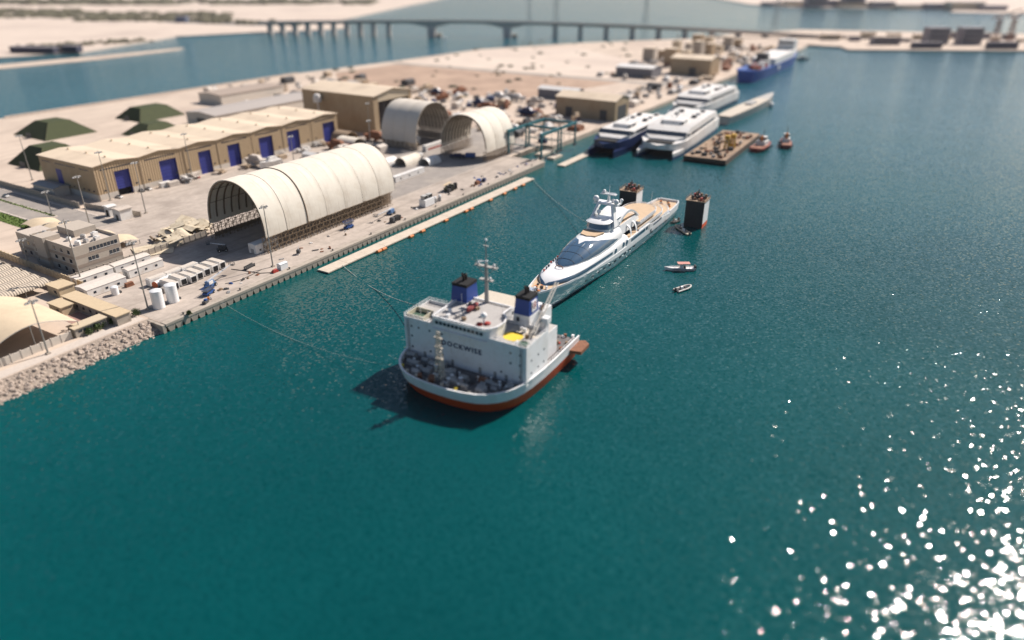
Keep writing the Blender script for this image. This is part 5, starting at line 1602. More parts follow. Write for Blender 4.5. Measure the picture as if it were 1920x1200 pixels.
# ro-ro ship far off
t = thing('cargo_ship', 'distant blue hulled cargo ship with white upper works at the end of the yard', 'ship', 688, -9, 0, -.3)
secs = []
for x, w, z in ((0, 9, 12), (8, 12.5, 12), (40, 14, 11.5), (170, 14, 12), (205, 9, 14), (225, .6, 16)):
    secs.append([(x, -w, z), (x, -w * .8, -1), (x, w * .8, -1), (x, w, z)])
MB().loft(secs).build('hull', ro_blue, t, 40)
MB().loft([[(x, -w, 11.8), (x, w, 11.8), (x, w, z), (x, -w, z)] for x, w, z in ((70, 13.4, 18), (160, 13.4, 19), (200, 9, 18.5), (214, 4, 17))]).build('upper_works', white_m, t)
MB().box(175, 192, -10, 10, 18, 30).build('bridge_house', white_m, t)
MB().box(174.8, 175.0, -9, 9, 26, 28).build('bridge_windows', glass_dark, t)
MB().tube((183, 0, 30), (183, 0, 42), .6, 6, .2).build('mast', white_m, t)
MB().box(60, 69, -6, 6, 11.5, 24).build('funnel', dgrey_m, t)
for k in range(8):
    MB().box(8 + k * 6.2, 13.4 + k * 6.2, -11, -4 + (k % 3) * 4, 11.5, 14 + (k % 4) * 1.2).build('deck_cargo', [rust_m, red_m, grey_m, white_m][k % 4], t)
MB().box(88, 96, -13.52, -13.38, 5, 10).build('hull_mark', white_m, t)
# barge with cranes
bg_ = thing('deck_barge', 'rusty flat deck barge with yellow crane parts, moored right of the white ferry', 'barge', 321, -96, 0, 1.2)
rusty = mat('barge_deck', (.31, .215, .145), .9, var=.25, scale=.2, dirt=(.15, .10, .07), dscale=.12)
MB().loft([[(x, 0, 3.2), (x, 0, z), (x, 27, z), (x, 27, 3.2)] for x, z in ((0, 1.2), (5, -1), (86, -1), (92, 1.2))]).build('hull', mat('barge_side', (.09, .065, .05), .8, var=.3), bg_)
MB().box(.4, 91.6, .4, 26.6, 3.2, 3.32).build('deck', rusty, bg_)
rnd = random.Random(77)
for k in range(64):
    x, y = rnd.uniform(4, 88), rnd.uniform(3, 24)
    MB().rbox(x, y, 3.32, rnd.uniform(.8, 3.5), rnd.uniform(.8, 2), rnd.uniform(.5, 2.2), rnd.uniform(0, 3)).build('deck_gear', [rust_m, wood_m, dgrey_m, wood_m, rust_m, dgrey_m, grey_m][k % 7], bg_)
for (x, y) in ((30, 8), (36, 5.5)):
    m = MB(); lattice(m, x, y, 3.32, 12, 1.5, .8, 4, .25); m.rbox(x, y, 10.5, 3, 3, 2); m.tube((x, y, 12), (x + 10, y + 4, 9), .4, 5)
    m.build('crane', mat('crane_amber', (.55, .32, .04), .6), bg_)
def tug(label, u, v, rot, Ln, W, hullm):
    t = thing('tug', label, 'tug', u, v, 0, rot)
    MB().loft([[(x, -w, z), (x, -w * .7, -1), (x, w * .7, -1), (x, w, z)] for x, w, z in ((0, .4, 4), (Ln * .15, W * .4, 3.4), (Ln * .4, W * .5, 2.6), (Ln * .85, W * .48, 2.2), (Ln, W * .3, 2.4))]).build('hull', hullm, t, 40)
    MB().prism([(Ln * .12, -W * .32), (Ln * .4, -W * .45), (Ln * .95, -W * .33), (Ln * .95, W * .33), (Ln * .4, W * .45), (Ln * .12, W * .32)], 2.0, 2.75).build('deck', mat('tug_deck', (.30, .14, .09), .8), t)
    MB().box(Ln * .25, Ln * .58, -W * .3, W * .3, 2.7, 5.4).build('deck_house', white_m, t)
    MB().box(Ln * .3, Ln * .46, -W * .22, W * .22, 5.4, 8.0).build('wheelhouse', white_m, t)
    MB().box(Ln * .295, Ln * .465, -W * .225, W * .225, 6.3, 7.4).build('wheelhouse_windows', glass_dark, t)
    MB().tube((Ln * .52, 0, 5.4), (Ln * .52, 0, 9), .9, 8).build('funnel', orange_m, t)
    MB().tube((Ln * .4, 0, 8), (Ln * .4, 0, 14), .2, 5, .08).rbox(Ln * .4, 0, 11, .3, 2, .2).build('mast', dgrey_m, t)
    for k in range(5):
        for s in (-1, 1):
            MB().tube((Ln * (.2 + .15 * k), s * W * .5, 1.3), (Ln * (.2 + .15 * k), s * (W * .5 + .5), 1.3), .8, 10).build('tyre_fender', tyre_m, t)
    return t
tug('red and white tug lying against the outer end of the barge', 392, -104, 175, 25, 10, mat('tug_red', (.22, .04, .03), .6))
tug('smaller red tug with a white wheelhouse, rightmost vessel of the yard', 407, -112.6, 195, 20, 8, mat('tug_maroon', (.17, .04, .035), .6))
# ================================================================== YARD OBJECTS
# ---- lighting masts
def make_mast(h, nl=6):
    """meshes of a lighting mast: tapered pole, head frame, lamps"""
    pole = MB().tube((0, 0, 0), (0, 0, h), .30, 8, .13).mesh('pole', galv_m, True)
    base = MB().box(-.6, .6, -.6, .6, 0, .5).mesh('base_block', wall_conc)
    head = MB().tube((-1.7, 0, h), (1.7, 0, h), .1, 5).tube((0, -1.2, h), (0, 1.2, h), .1, 5).tube((0, 0, h), (0, 0, h + .9), .06, 4).mesh('head_frame', galv_m)
    lamp = MB().add([(-.3, -.22, -.15), (.3, -.22, -.15), (.3, .22, -.15), (-.3, .22, -.15), (-.42, -.36, -.6), (.42, -.36, -.6), (.42, .36, -.6), (-.42, .36, -.6)],
                    [(0, 1, 2, 3), (7, 6, 5, 4), (0, 4, 5, 1), (1, 5, 6, 2), (2, 6, 7, 3), (3, 7, 4, 0)]).mesh('flood_lamp', grey_m)
    return pole, base, head, lamp, h, nl
MASTS = {h: make_mast(h) for h in (25, 18, 12)}
def mast(label, u, v, h=25, rot=0):
    pole, base, head, lamp, hh, nl = MASTS[h]
    t = thing('light_mast', label, 'light mast', u, v, QZ, rot, 'lighting masts of the yard')
    put('base_block', base, t); put('pole', pole, t); put('head_frame', head, t)
    for k, (x, y) in enumerate([(-1.6, 0), (-.8, 0), (.8, 0), (1.6, 0), (0, -1.1), (0, 1.1)]):
        put('flood_lamp', lamp, t, (x, y, hh), .4 * k)
mast('tall light mast beside the two white water tanks', 4.2, 14.6)
mast('tall light mast on the quay at the near corner of the big hangar', 54.6, 8.2)
mast('tall light mast by the corner of the office block', 4.6, 55.6)
mast('shorter light mast in front of the large tan canopy on the shore', -31.5, 11.8, 18)
mast('light mast standing in the open yard in front of the first blue doors', 70.3, 114.6)
mast('light mast at the left corner of the long warehouse front', 73.8, 149.6)
mast('light mast between the third and fourth blue doors', *PL(361, 334))
mast('light mast on the sand left of the warehouse', *PL(61, 338))
mast('light mast standing behind the office block beside the street', 42, 113)
mast('low light pole on the street median', 44.5, 150, 12)
mast('light pole between the third and fourth hangar seams behind the big hangar', 150, 96)
mast('light mast beyond the big hangar, near the small tan vaults', 206, 90)
mast('low light pole by the tan panel wall', 3.3, 90, 12)
mast('light mast near the tall hall', 252, 132)

# ---- water tanks
def tank(label, u, v, r, h, mt=white_clean):
    t = thing('water_tank', label, 'tank', u, v)
    prof = [(r, 0)]
    n = 7
    for k in range(n):
        z0, z1 = h * k / n, h * (k + 1) / n
        prof += [(r * 1.0, z0 + .05), (r * 1.035, (z0 + z1) / 2), (r * 1.0, z1 - .05)]
    MB().lathe(0, 0, prof, 24).build('shell', mt, t, 60)
    MB().lathe(0, 0, [(r * 1.01, h), (r * .6, h + .35), (.3, h + .45)], 24).build('lid', mt, t, 60)
    MB().tube((r + .1, 0, 0), (r + .1, 0, h), .08, 5).build('pipe', grey_m, t)
    MB().box(r, r + .9, -.5, .5, 0, .8).build('pump_box', dgrey_m, t)
tank('white ribbed water tank nearest the light mast on the quay', 7.2, 12.6, 2.0, 6.6)
tank('white ribbed water tank standing on the right of its twin', 13.0, 12.9, 2.0, 6.6)
tank('small white tank among the white containers', *PL(217, 552), 1.3, 3.0)

# ---- containers
def cont(name, label, u, v, Lx, Wy, h, mt, rot=0, group=None, cat='container', z=QZ, roof=None):
    t = thing(name, label, cat, u, v, z, rot, group)
    MB().box(0, Lx, 0, Wy, .15, h).build('body', mt, t)
    MB().extr([(-.15, h), (Wy + .15, h), (Wy / 2, h + (.45 if roof else .12))], -.15, Lx + .15, 'x').build('roof', roof or mt, t)
    for k in range(3):
        MB().box(Lx * (.15 + .3 * k), Lx * (.15 + .3 * k) + 1.0, -.06, .02, 1.2, 2.0).build('window', glass_dark, t)
    MB().box(-.05, .03, Wy * .3, Wy * .7, .2, 2.2).build('door', grey_m, t)
    return t
roofw = mat('cabin_roof', (.62, .56, .50), .8, var=.1)
cont('site_cabin', 'long white site cabin against the grey wall, left one of two', 2.5, 54.2, 14, 5, 3.0, white_m, roof=roofw)
cont('site_cabin', 'long white site cabin against the grey wall, right one of two', 17.6, 54.6, 15, 4.6, 3.0, white_m, roof=roofw)
cont('site_cabin', 'white site cabin with a pale pitched roof in the second row, nearest the sea wall', -1.5, 41.0, 15, 7.5, 3.2, white_m, roof=roofw)
cont('site_cabin', 'white site cabin in the second row close to the generator units', 17.5, 45.5, 14.5, 4.5, 3.2, white_m, roof=roofw)
cont('site_cabin', 'low white cabin row with small windows beyond the big hangar', 176, 46, 26, 3.2, 3.2, white_m)
cont('site_cabin', 'long white trailer with a red stripe between the two open arches', 243, 76.5, 24, 3, 4, white_m)
MB_r = MB().box(2, 22, -.08, -.01, 1.0, 2.0).build('stripe', red_m, bpy.data.objects['site_cabin.005'])
cont('site_cabin', 'white cabin under the mouth of the big hangar', 60, 24, 12, 4.5, 4.2, white_m, roof=white_m)

# ---- row of generator units
gb = MB().box(0, 2.7, 0, 7.6, .35, 2.9).mesh('body', white_m)
gt_ = MB().box(.25, 2.45, .5, 7.2, 2.9, 3.1).mesh('roof_panel', mat('gen_roof', (.60, .54, .47), .7))
gg = MB().box(.35, 2.35, -.1, .02, .6, 2.6).mesh('grille', black_m)
gs = MB().box(.1, 2.6, .3, 7.3, 0, .35).mesh('skid', dgrey_m)
gd = MB().box(-.06, .02, 2, 4, .7, 2.4).mesh('side_door', mat('gen_door', (.50, .46, .42), .6))
words_ = ('first', 'second', 'third', 'fourth', 'fifth', 'sixth', 'seventh')
for k, u in enumerate((18.6, 22.8, 26.4, 29.8, 33.6, 37.6, 41.4)):
    dv = (0, 1.2, .2, 1.0, 1.8, 2.0, 2.6)[k]
    t = thing('generator_unit', 'white container generator with a black end grille, %s of its row from the water tanks' % words_[k], 'generator', u, 20.5 + dv, QZ, (2, -1, 1, 0, -2, 1, 2)[k], 'generator units in a row')
    for n_, me in (('body', gb), ('roof_panel', gt_), ('grille', gg), ('skid', gs), ('side_door', gd)):
        put(n_, me, t)
for k, u in enumerate((24.0, 31.0, 37.5)):
    t = thing('generator_unit', 'white container generator in the back row, %s from the hangar' % ('farthest', 'middle', 'closest')[k], 'generator', u, 31.0, QZ, 90 + k * 2, 'generator units in a row')
    for n_, me in (('body', gb), ('roof_panel', gt_), ('grille', gg), ('skid', gs), ('side_door', gd)):
        put(n_, me, t)
t = thing('pipe_drum', 'white steel tube with an orange end lying beside the generators', 'pipe', 17.0, 29.0, QZ, 15)
MB().tube((0, 0, 1.3), (8.5, 0, 1.3), 1.25, 16).build('tube', white_m, t, 40)
MB().tube((-.15, 0, 1.3), (0, 0, 1.3), 1.3, 16).build('end_plate', mat('end_orange', (.55, .14, .05), .6), t)
for x in (1.5, 7): MB().box(x, x + .5, -1.2, 1.2, 0, .6).build('cradle', dgrey_m, t)
solo('pallet_stack', MB().box(0, 3.2, 0, 1.6, 0, .5).box(.1, 3.1, .1, 1.5, .62, 1.0).box(.2, 3.0, .1, 1.5, 1.1, 1.5), rust_m, 'rusty red stack of plates in front of the white cabins', 'stack', *PL(238, 540))
solo('skid_box', MB().box(0, 3, 0, 2.2, 0, 1.6).box(.3, 2.7, .3, 1.9, 1.6, 1.9), mat('dull_box', (.30, .27, .24), .7), 'dull grey box beside the first generator unit', 'box', 15.6, 21.5, QZ, 20)

# ---- scrap canvas panels beside the hangar
def curved_panel(w, l, curve, seed):
    rnd = random.Random(seed)
    m = MB()
    us = frange(0, 1, 9); vs_ = frange(0, 1, 4)
    def f(a, b): return (w * (a - .5), l * (b - .5), curve * math.sin(math.pi * a) + .12 * math.sin(a * 40 + b))
    m.surf(f, us, vs_); m.surf(lambda a, b: Vector(f(a, b)) - Vector((0, 0, .2)), us, vs_)
    for b in (0, 1):
        m.path([Vector(f(a, b)) - Vector((0, 0, .1)) for a in us], .12, 4)
    return m.mesh('scrap_panel', panel_m)
pms = [curved_panel(7, 5, 1.3, 1), curved_panel(9.5, 6, 2.0, 2), curved_panel(6, 7, 1.0, 3), curved_panel(11, 5.4, .8, 4)]
rnd = random.Random(99)
for k in range(44):
    u = 46 + rnd.uniform(0, 24); v = 63.5 + rnd.uniform(0, 18) * (0.35 + .65 * (u - 44) / 26)
    o = solo('scrap_panel', pms[k % 4], None, 'cream curved cladding panel in the scrap heap left of the big hangar', 'panel', u, v, QZ + .3 + rnd.uniform(0, 4.2) * (1 - abs((u - 60) / 18)), 0, 'discarded panels by the hangar')
    o.rotation_euler = (rnd.uniform(-.35, .35), rnd.uniform(-.35, .35), rnd.uniform(0, 6.28))
for k in range(16):
    m = MB().tube((-3, 0, .5), (3, 0, .5), .45, 10)
    solo('cloth_roll', m, [panel_m, white_m, wood_m, rust_m][k % 4], 'rolled cloth or pipe lying in the scrap heap by the hangar', 'roll', 48 + rnd.uniform(0, 20), 64 + rnd.uniform(0, 15), QZ + rnd.uniform(0, 1.6), rnd.uniform(0, 180), 'rolls in the scrap heap')
for k in range(2):
    o = solo('large_panel', pms[3], None, ('flat tan cladding panel lying apart on the apron, nearer the cabins', 'flat tan cladding panel lying apart on the apron, nearer the hangar')[k], 'panel', 38.5 + 6 * k, 67 - 3 * k, QZ + .3, 70 - 20 * k)
    o.scale = (1.3, 1.6, .5)

# ---- boom lifts and vehicles
wheel_me = MB().tube((0, -.25, 0), (0, .25, 0), .62, 12).mesh('wheel', tyre_m)
def wheels(t, Ln, W, r=.62):
    for x in (Ln * .18, Ln * .82):
        for y in (0, W):
            o = put('wheel', wheel_me, t, (x, y, r)); o.scale = (r / .62,) * 3
            MB().tube((x, y - .27 * (1 if y == 0 else -1), r), (x, y - .32 * (1 if y == 0 else -1), r), r * .4, 8).build('hub', white_m, o).matrix_parent_inverse = Matrix.Translation((-x, -y, -r))
def boom_lift(label, u, v, rot, bl, el, body=lift_blue):
    t = thing('boom_lift', label, 'boom lift', u, v, QZ, rot)
    MB().box(0, 4.2, .25, 2.25, .6, 1.25).build('chassis', body, t)
    wheels(t, 4.2, 2.5)
    MB().box(.3, 3.4, .3, 2.2, 1.3, 2.5).build('turret', body, t)
    MB().box(.4, 2.6, .2, .5, 1.4, 2.6).build('engine_cover', white_m, t)
    a = Vector((.6, 1.25, 2.6)); b = a + Vector((bl * math.cos(el), 0, bl * math.sin(el)))
    m = MB()
    d = (b - a)
    for s, e, r in ((0, .55, .34), (.5, .85, .26), (.8, 1.0, .19)):
        m.tube(a + d * s, a + d * e, r, 4)
    m.build('boom', mat('boom_pale', (.52, .53, .55), .5), t)
    bk = MB()
    c = b + Vector((.2, 0, -.4))
    for z in (0, .6, 1.1):
        for p, q in (((-.0, -1), (1.2, -1)), ((1.2, -1), (1.2, 1)), ((1.2, 1), (0, 1)), ((0, 1), (0, -1))):
            bk.tube(c + Vector((p[0], p[1], z)), c + Vector((q[0], q[1], z)), .06, 4)
    for p in ((0, -1), (1.2, -1), (1.2, 1), (0, 1)):
        bk.tube(c + Vector((p[0], p[1], 0)), c + Vector((p[0], p[1], 1.1)), .06, 4)
    bk.rbox(c.x + .6, c.y, c.z - .05, 1.2, 2, .08)
    bk.build('basket', dgrey_m, t)
    return t
boom_lift('blue boom lift with its long boom lowered, beside the generator row', 27.0, 11.0, 14, 14, .10)
boom_lift('blue boom lift parked facing away beside the quay side of the hangar', 133.5, 13.5, 187, 13.5, .02)
boom_lift('blue boom lift in the shade under the mouth of the big hangar', 58, 40, 150, 6, .3, dgrey_m)
def scissor(label, u, v, rot, h, mt):
    t = thing('scissor_lift', label, 'lift', u, v, QZ, rot)
    MB().box(0, 4.6, 0, 2.2, .5, 1.2).build('chassis', mt, t); wheels(t, 4.6, 2.2, .5)
    m = MB()
    for k in range(3):
        z0, z1 = 1.2 + (h - 1.2) * k / 3, 1.2 + (h - 1.2) * (k + 1) / 3
        for y in (.3, 1.9):
            m.tube((.3, y, z0), (4.3, y, z1), .1, 4); m.tube((4.3, y, z0), (.3, y, z1), .1, 4)
    m.build('scissor_arms', mt, t)
    MB().box(-.2, 4.8, -.1, 2.3, h, h + .15).build('platform', dgrey_m, t)
    m = MB()
    for z in (h + .6, h + 1.1):
        for p, q in (((-.2, -.1), (4.8, -.1)), ((4.8, -.1), (4.8, 2.3)), ((4.8, 2.3), (-.2, 2.3)), ((-.2, 2.3), (-.2, -.1))):
            m.tube((p[0], p[1], z), (q[0], q[1], z), .06, 4)
    m.build('guard_rail', mt, t)
scissor('blue scissor lift standing beside the hangar scaffold on the quay', 103, 13.8, 0, 2.6, blue_m)
scissor('small blue lift near the sea wall below the boom lift', 22.0, 5.6, 20, 1.8, blue_m)
def truck(label, u, v, rot, cabm, bodym, Ln=7.5, tall=2.8, name='truck', cat='truck'):
    t = thing(name, label, cat, u, v, QZ, rot)
    MB().box(0, Ln, .3, 2.2, .55, .85).build('chassis', dgrey_m, t); wheels(t, Ln, 2.5, .5)
    MB().loft([[(x, .15, .85), (x, 2.35, .85), (x, 2.25, z), (x, .25, z)] for x, z in ((0, 1.9), (.4, 2.5), (1.9, 2.6), (2.0, 1.4))]).build('cab', cabm, t)
    MB().box(-.03, .2, .35, 2.15, 1.5, 2.15).build('windscreen', glass_dark, t)
    MB().box(2.3, Ln, .1, 2.4, .86, tall).build('load_bed', bodym, t)
    return t
truck('dark flatbed vehicle parked on the quay past the scissor lift', 121, 1.6, 8, dgrey_m, black_m, 7.0, 2.2)
truck('dark blue truck under the open arch shelter, left of its pair', 238, 54, -60, navy_m, navy_m)
truck('dark blue truck under the open arch shelter, right of its pair', 241, 47, -62, navy_m, blue_m, 8.5, 3.4)
truck('small white van on the road beside the open arch', 229, 69, 30, white_m, white_m, 5.2, 2.4, 'van', 'van')
def car(label, u, v, rot, mt):
    t = thing('parked_car', label, 'car', u, v, QZ, rot)
    MB().loft([[(x, .05, .35), (x, 1.75, .35), (x, 1.75, z), (x, .05, z)] for x, z in ((0, .7), (.2, .85), (1.3, .95), (3.6, .95), (4.3, .85), (4.4, .6))]).build('body', mt, t, 30)
    MB().loft([[(x, .15, .93), (x, 1.65, .93), (x, 1.5, z), (x, .3, z)] for x, z in ((1.1, .95), (1.9, 1.45), (3.0, 1.48), (3.9, .97))]).build('cabin', glass_dark, t, 30)
    wheels(t, 4.3, 1.8, .33)
for k, (u, v, r_, mt, lb) in enumerate([(80, 148, 95, white_m, 'white car parked by the first blue door of the warehouse'), (93, 149, 90, dgrey_m, 'dark car parked between the first two blue doors'), (97, 148.5, 90, white_m, 'white car beside the second blue door'),
        (33, 82, 90, white_m, 'white car under the sail closest to the apron'), (30, 96, 90, navy_m, 'dark blue car under the second car park sail'), (29, 110, 90, grey_m, 'grey car under the middle car park sail'), (50, 200, 90, white_m, 'white car driving on the street at far left'),
        (-14, 66, 0, dgrey_m, 'dark car under the first ribbed vault carport'), (-14, 79, 0, navy_m, 'dark car under the third ribbed vault carport'), (126, 147, 88, red_m, 'red car parked in front of the warehouse near the third door'), (190, 148, 90, white_m, 'white car parked between the fifth and sixth blue doors')]):
    car(lb, u, v, r_, mt)

# ---- gear on the quay
solo('cabinet', MB().box(0, 3.6, 0, 2.3, 0, 2.4).extr([(-.1, 2.4), (2.4, 2.4), (1.15, 2.75)], -.1, 3.7, 'x'), white_clean, 'bright white cabinet standing at the quay edge below the hangar corner', 'cabinet', 53.2, 1.9, 3.1, 0)
solo('pump_skid', MB().box(0, 2.6, 0, 1.3, 0, .7).tube((.4, .65, .9), (2.2, .65, .9), .45, 10), red_m, 'small red pump set left of the white quay cabinet', 'pump', 49.6, 2.2, 3.1, 0)
solo('rack', MB().box(0, 5, 0, .25, .6, 1.3).box(0, 5, 1.2, 1.45, .6, 1.3).box(0, .3, 0, 1.45, 0, .6).box(4.7, 5, 0, 1.45, 0, .6).box(0, 5, .5, .9, .3, .5), dgrey_m, 'dark metal rack on the quay in front of the generators', 'rack', *PL(463, 507), QZ + .03, 10)
t = thing('machine', 'dark welding machine on the quay right of the tall light mast', 'machine', *PL(562, 478), QZ + .03, 30)
MB().box(0, 2, 0, 1.3, .5, 2.0).build('body', dgrey_m, t); MB().box(-.4, 2.4, .2, 1.1, .2, .5).build('frame', white_m, t); MB().tube((1, .6, 2), (1.6, .6, 3.4), .12, 5).build('arm', white_m, t)
t = thing('hose_winch', 'dark machine with a blue cover and an orange drum at the sea wall', 'machine', *PL(386, 572), QZ + .05, 25)
MB().box(0, 2.6, 0, 1.3, .2, 1.1).build('body', dgrey_m, t); MB().tube((3.4, .6, .6), (3.4, .6, 1.5), .4, 8).build('drum', orange_m, t); MB().box(1, 2, .2, 1.1, 1.1, 1.6).build('cover', blue_m, t)
u, v = PL(805, 387)
t = thing('power_plant', 'white power container with two louvred boxes on top in the mid quay', 'generator', u - 3, v, QZ + .05, 0)
MB().box(0, 7.5, 0, 4.0, .2, 3.6).build('body', white_clean, t)
for x in (.4, 4.2):
    b_ = MB().box(x, x + 3.0, 1.0, 3.2, 3.6, 5.6).build('cooler', mat('cooler_grey', (.45, .44, .42), .6), t)
    for j in range(2): MB().box(x + .2 + j * 1.4, x + 1.4 + j * 1.4, .92, 1.0, 3.9, 5.3).build('louvre', black_m, b_)
for k in range(4): MB().lathe(9.3 + k * 1.9, 1 + (k % 2) * 1.4, [(.8, 0), (.8, 2.2), (.5, 2.6)], 12).build('pressure_tank', white_clean if k % 2 else grey_m, t)
u, v = PL(848, 358)
t = thing('dark_machine', 'dark stacked machinery with a tan cover beyond the white power container', 'machinery', u - 4, v - 1, QZ + .05, 8)
for k in range(9): MB().rbox(1 + (k % 5) * 1.9, .8 + (k // 5) * 1.9, 0, 1.7, 1.5, 2.0 + (k * .7) % 1.6, k * .2).build('unit', [dgrey_m, black_m, mat('olive_dark', (.05, .055, .035), .7)][k % 3], t)
MB().rbox(4.5, 3.6, 3.4, 8, 1.6, .15, 0).build('cover', beige_m, t)
rnd = random.Random(3)
cols_ = [(dgrey_m, 'dark'), (white_m, 'white'), (rust_m, 'rusty'), (wood_m, 'brown'), (blue_m, 'blue'), (grey_m, 'grey')]
for k in range(70):
    u, v = rnd.uniform(20, 258), rnd.choice((rnd.uniform(2.5, 8), rnd.uniform(2.5, 15)))
    if 48 < u < 60 or 148 < u < 192 and k % 2: continue
    mt, cn = cols_[k % 6]
    a, b, c = rnd.uniform(.6, 2.0), rnd.uniform(.4, 1.2), rnd.uniform(.2, 1.0)
    m = MB().rbox(0, 0, 0, a, b, c * .6).rbox(a * .1, 0, c * .6, a * .5, b * .7, c * .4, .3)
    if k % 5 == 0: m = MB().tube((-a, 0, .2), (a, 0, .2), .18, 6).tube((-a * .8, .4, .2), (a * .9, .45, .2), .18, 6)
    solo('quay_item', m, mt, 'small %s piece of gear left lying on the quay apron' % cn, 'gear', u, v, QZ + .03, rnd.uniform(0, 180), 'loose gear on the quay')
for k, (u, v) in enumerate([(196, 5), (200, 6.5), (203, 4.5)]):
    solo('crate', MB().box(0, 3, 0, 2, 0, 1.4).box(.2, 2.8, .2, 1.8, 1.4, 1.8), [rust_m, blue_m, navy_m][k], ('rusty crate', 'blue crate', 'dark blue crate')[k] + ' by the far quay edge next to the dark machinery', 'crate', u, v, QZ + .03, 10 * k)
# hoses over the apron
def hose(label, pts, r=.12, mt=rubber_m):
    o = MB().path([LW(u, v, QZ + .15) - LW(*pts[0], QZ) for u, v in pts], r, 5).build('hose', mt)
    o.location = LW(*pts[0], QZ); tag(o, label, 'hose')
hose('black hose curving over the apron from the generators to the red pump', [(44, 20), (46, 12), (47, 7), (49, 4.5), (50.5, 3.2)], .16)
hose('dark cable across the apron below the boom lift', [(33, 10), (38, 8.2), (44, 8.4), (50, 9.5)], .12)

# ---- small tan vault shelters past the hangar
def vault_shed(label, u, v, rot, Lx, W, h, mt):
    t = thing('vault_shelter', label, 'shelter', u, v, QZ, rot)
    prof = [(W / 2 - W / 2 * math.cos(math.pi * i / 12), .6 + h * math.sin(math.pi * i / 12)) for i in range(13)]
    inn = [(W / 2 + (a - W / 2) * .95, .6 + (z - .6) * .94) for a, z in prof]
    MB().extr([(0, 0)] + prof + [(W, 0), (W * .975, 0)] + inn[::-1] + [(W * .025, 0)], 0, Lx, 'x').build('vault', mt, t, 50)
    MB().box(Lx - .4, Lx - .2, W * .1, W * .9, 0, h * .6).build('back_wall', dgrey_m, t)
    return t
vault_shed('tan vault shelter with a dark round mouth beyond the big hangar', 206, 63, 0, 16, 9, 4.6, canvas)
vault_shed('white vault shelter left of the tan one with the dark mouth', 196, 72, 0, 14, 8, 4.0, white_m)
vault_shed('white vault shelter right behind the tan one with the dark mouth', 215, 52.5, 0, 12, 8, 3.6, white_m)
vault_shed('tan vault shelter in the shadow between warehouse and hall', 236, 121, 90, 16, 14, 6, canvas)
vault_shed('brown vault shelter next to the warehouse end', 247, 138, 90, 13, 14, 6.5, mat('brown_canvas', (.30, .22, .15), .8))
solo('steel_stack', MB().box(0, 12, 0, 2.5, 0, 1.2).box(1, 11, .3, 2.2, 1.2, 2.2).box(2, 9, .5, 2, 2.2, 3), red_m, 'stack of red steel beams in front of the last blue door', 'stack', 226, 138, QZ + .05, 5)

# ---- basin gantry
def gantry(label, u, v, Lx, Wy, h):
    t = thing('travel_gantry', label, 'gantry', u, v, QZ)
    for x in (0, Lx):
        for y in (0, Wy):
            MB().tube((x, y, 0), (x, y, h), .75, 4, .55).build('leg', teal_m, t)
            MB().box(x - 1.8, x + 1.8, y - .6, y + .6, 0, 1.2).build('bogie', dgrey_m, t)
        MB().tube((x, 0, h * .5), (x, Wy, h * .5), .3, 4).build('tie_beam', teal_m, t)
    for y in (0, Wy):
        MB().box(-1.2, Lx + 1.2, y - .7, y + .7, h, h + 1.6).build('main_girder', teal_m, t)
    MB().box(Lx - .7, Lx + .7, .7, Wy - .7, h + .2, h + 1.4).build('cross_girder', teal_m, t)
    for x in (Lx * .3, Lx * .7):
        for y in (1.2, Wy - 1.2):
            MB().tube((x, y, h), (x, y, h * .35), .12, 4).build('sling', dgrey_m, t)
gantry('teal travelling gantry over the basin, nearer the open arch', 266, 4, 22, 24, 14)
gantry('teal travelling gantry over the basin, nearer the ferries', 292, 4, 20, 24, 14)
for k, (u, v, a, b) in enumerate([(264, 7, 11, 4), (278, 1.5, 12, 5), (282, 12, 16, 6)]):
    solo('lift_pontoon', MB().box(0, a, 0, b, -.6, 1.3).box(.3, a - .3, .3, b - .3, 1.3, 1.4), mat('pontoon_deck', (.58, .50, .41)), ('short pale lift platform floating closest to the quay corner', 'pale lift platform at the outer edge of the basin', 'pale lift platform deep inside the basin under the gantries')[k], 'platform', u, v, 0)
solo('basin_deck', MB().box(0, 38, 0, 3, -3, 2.8), wall_conc, 'concrete side deck of the basin below the gantries', 'deck', 263, 24, 0)

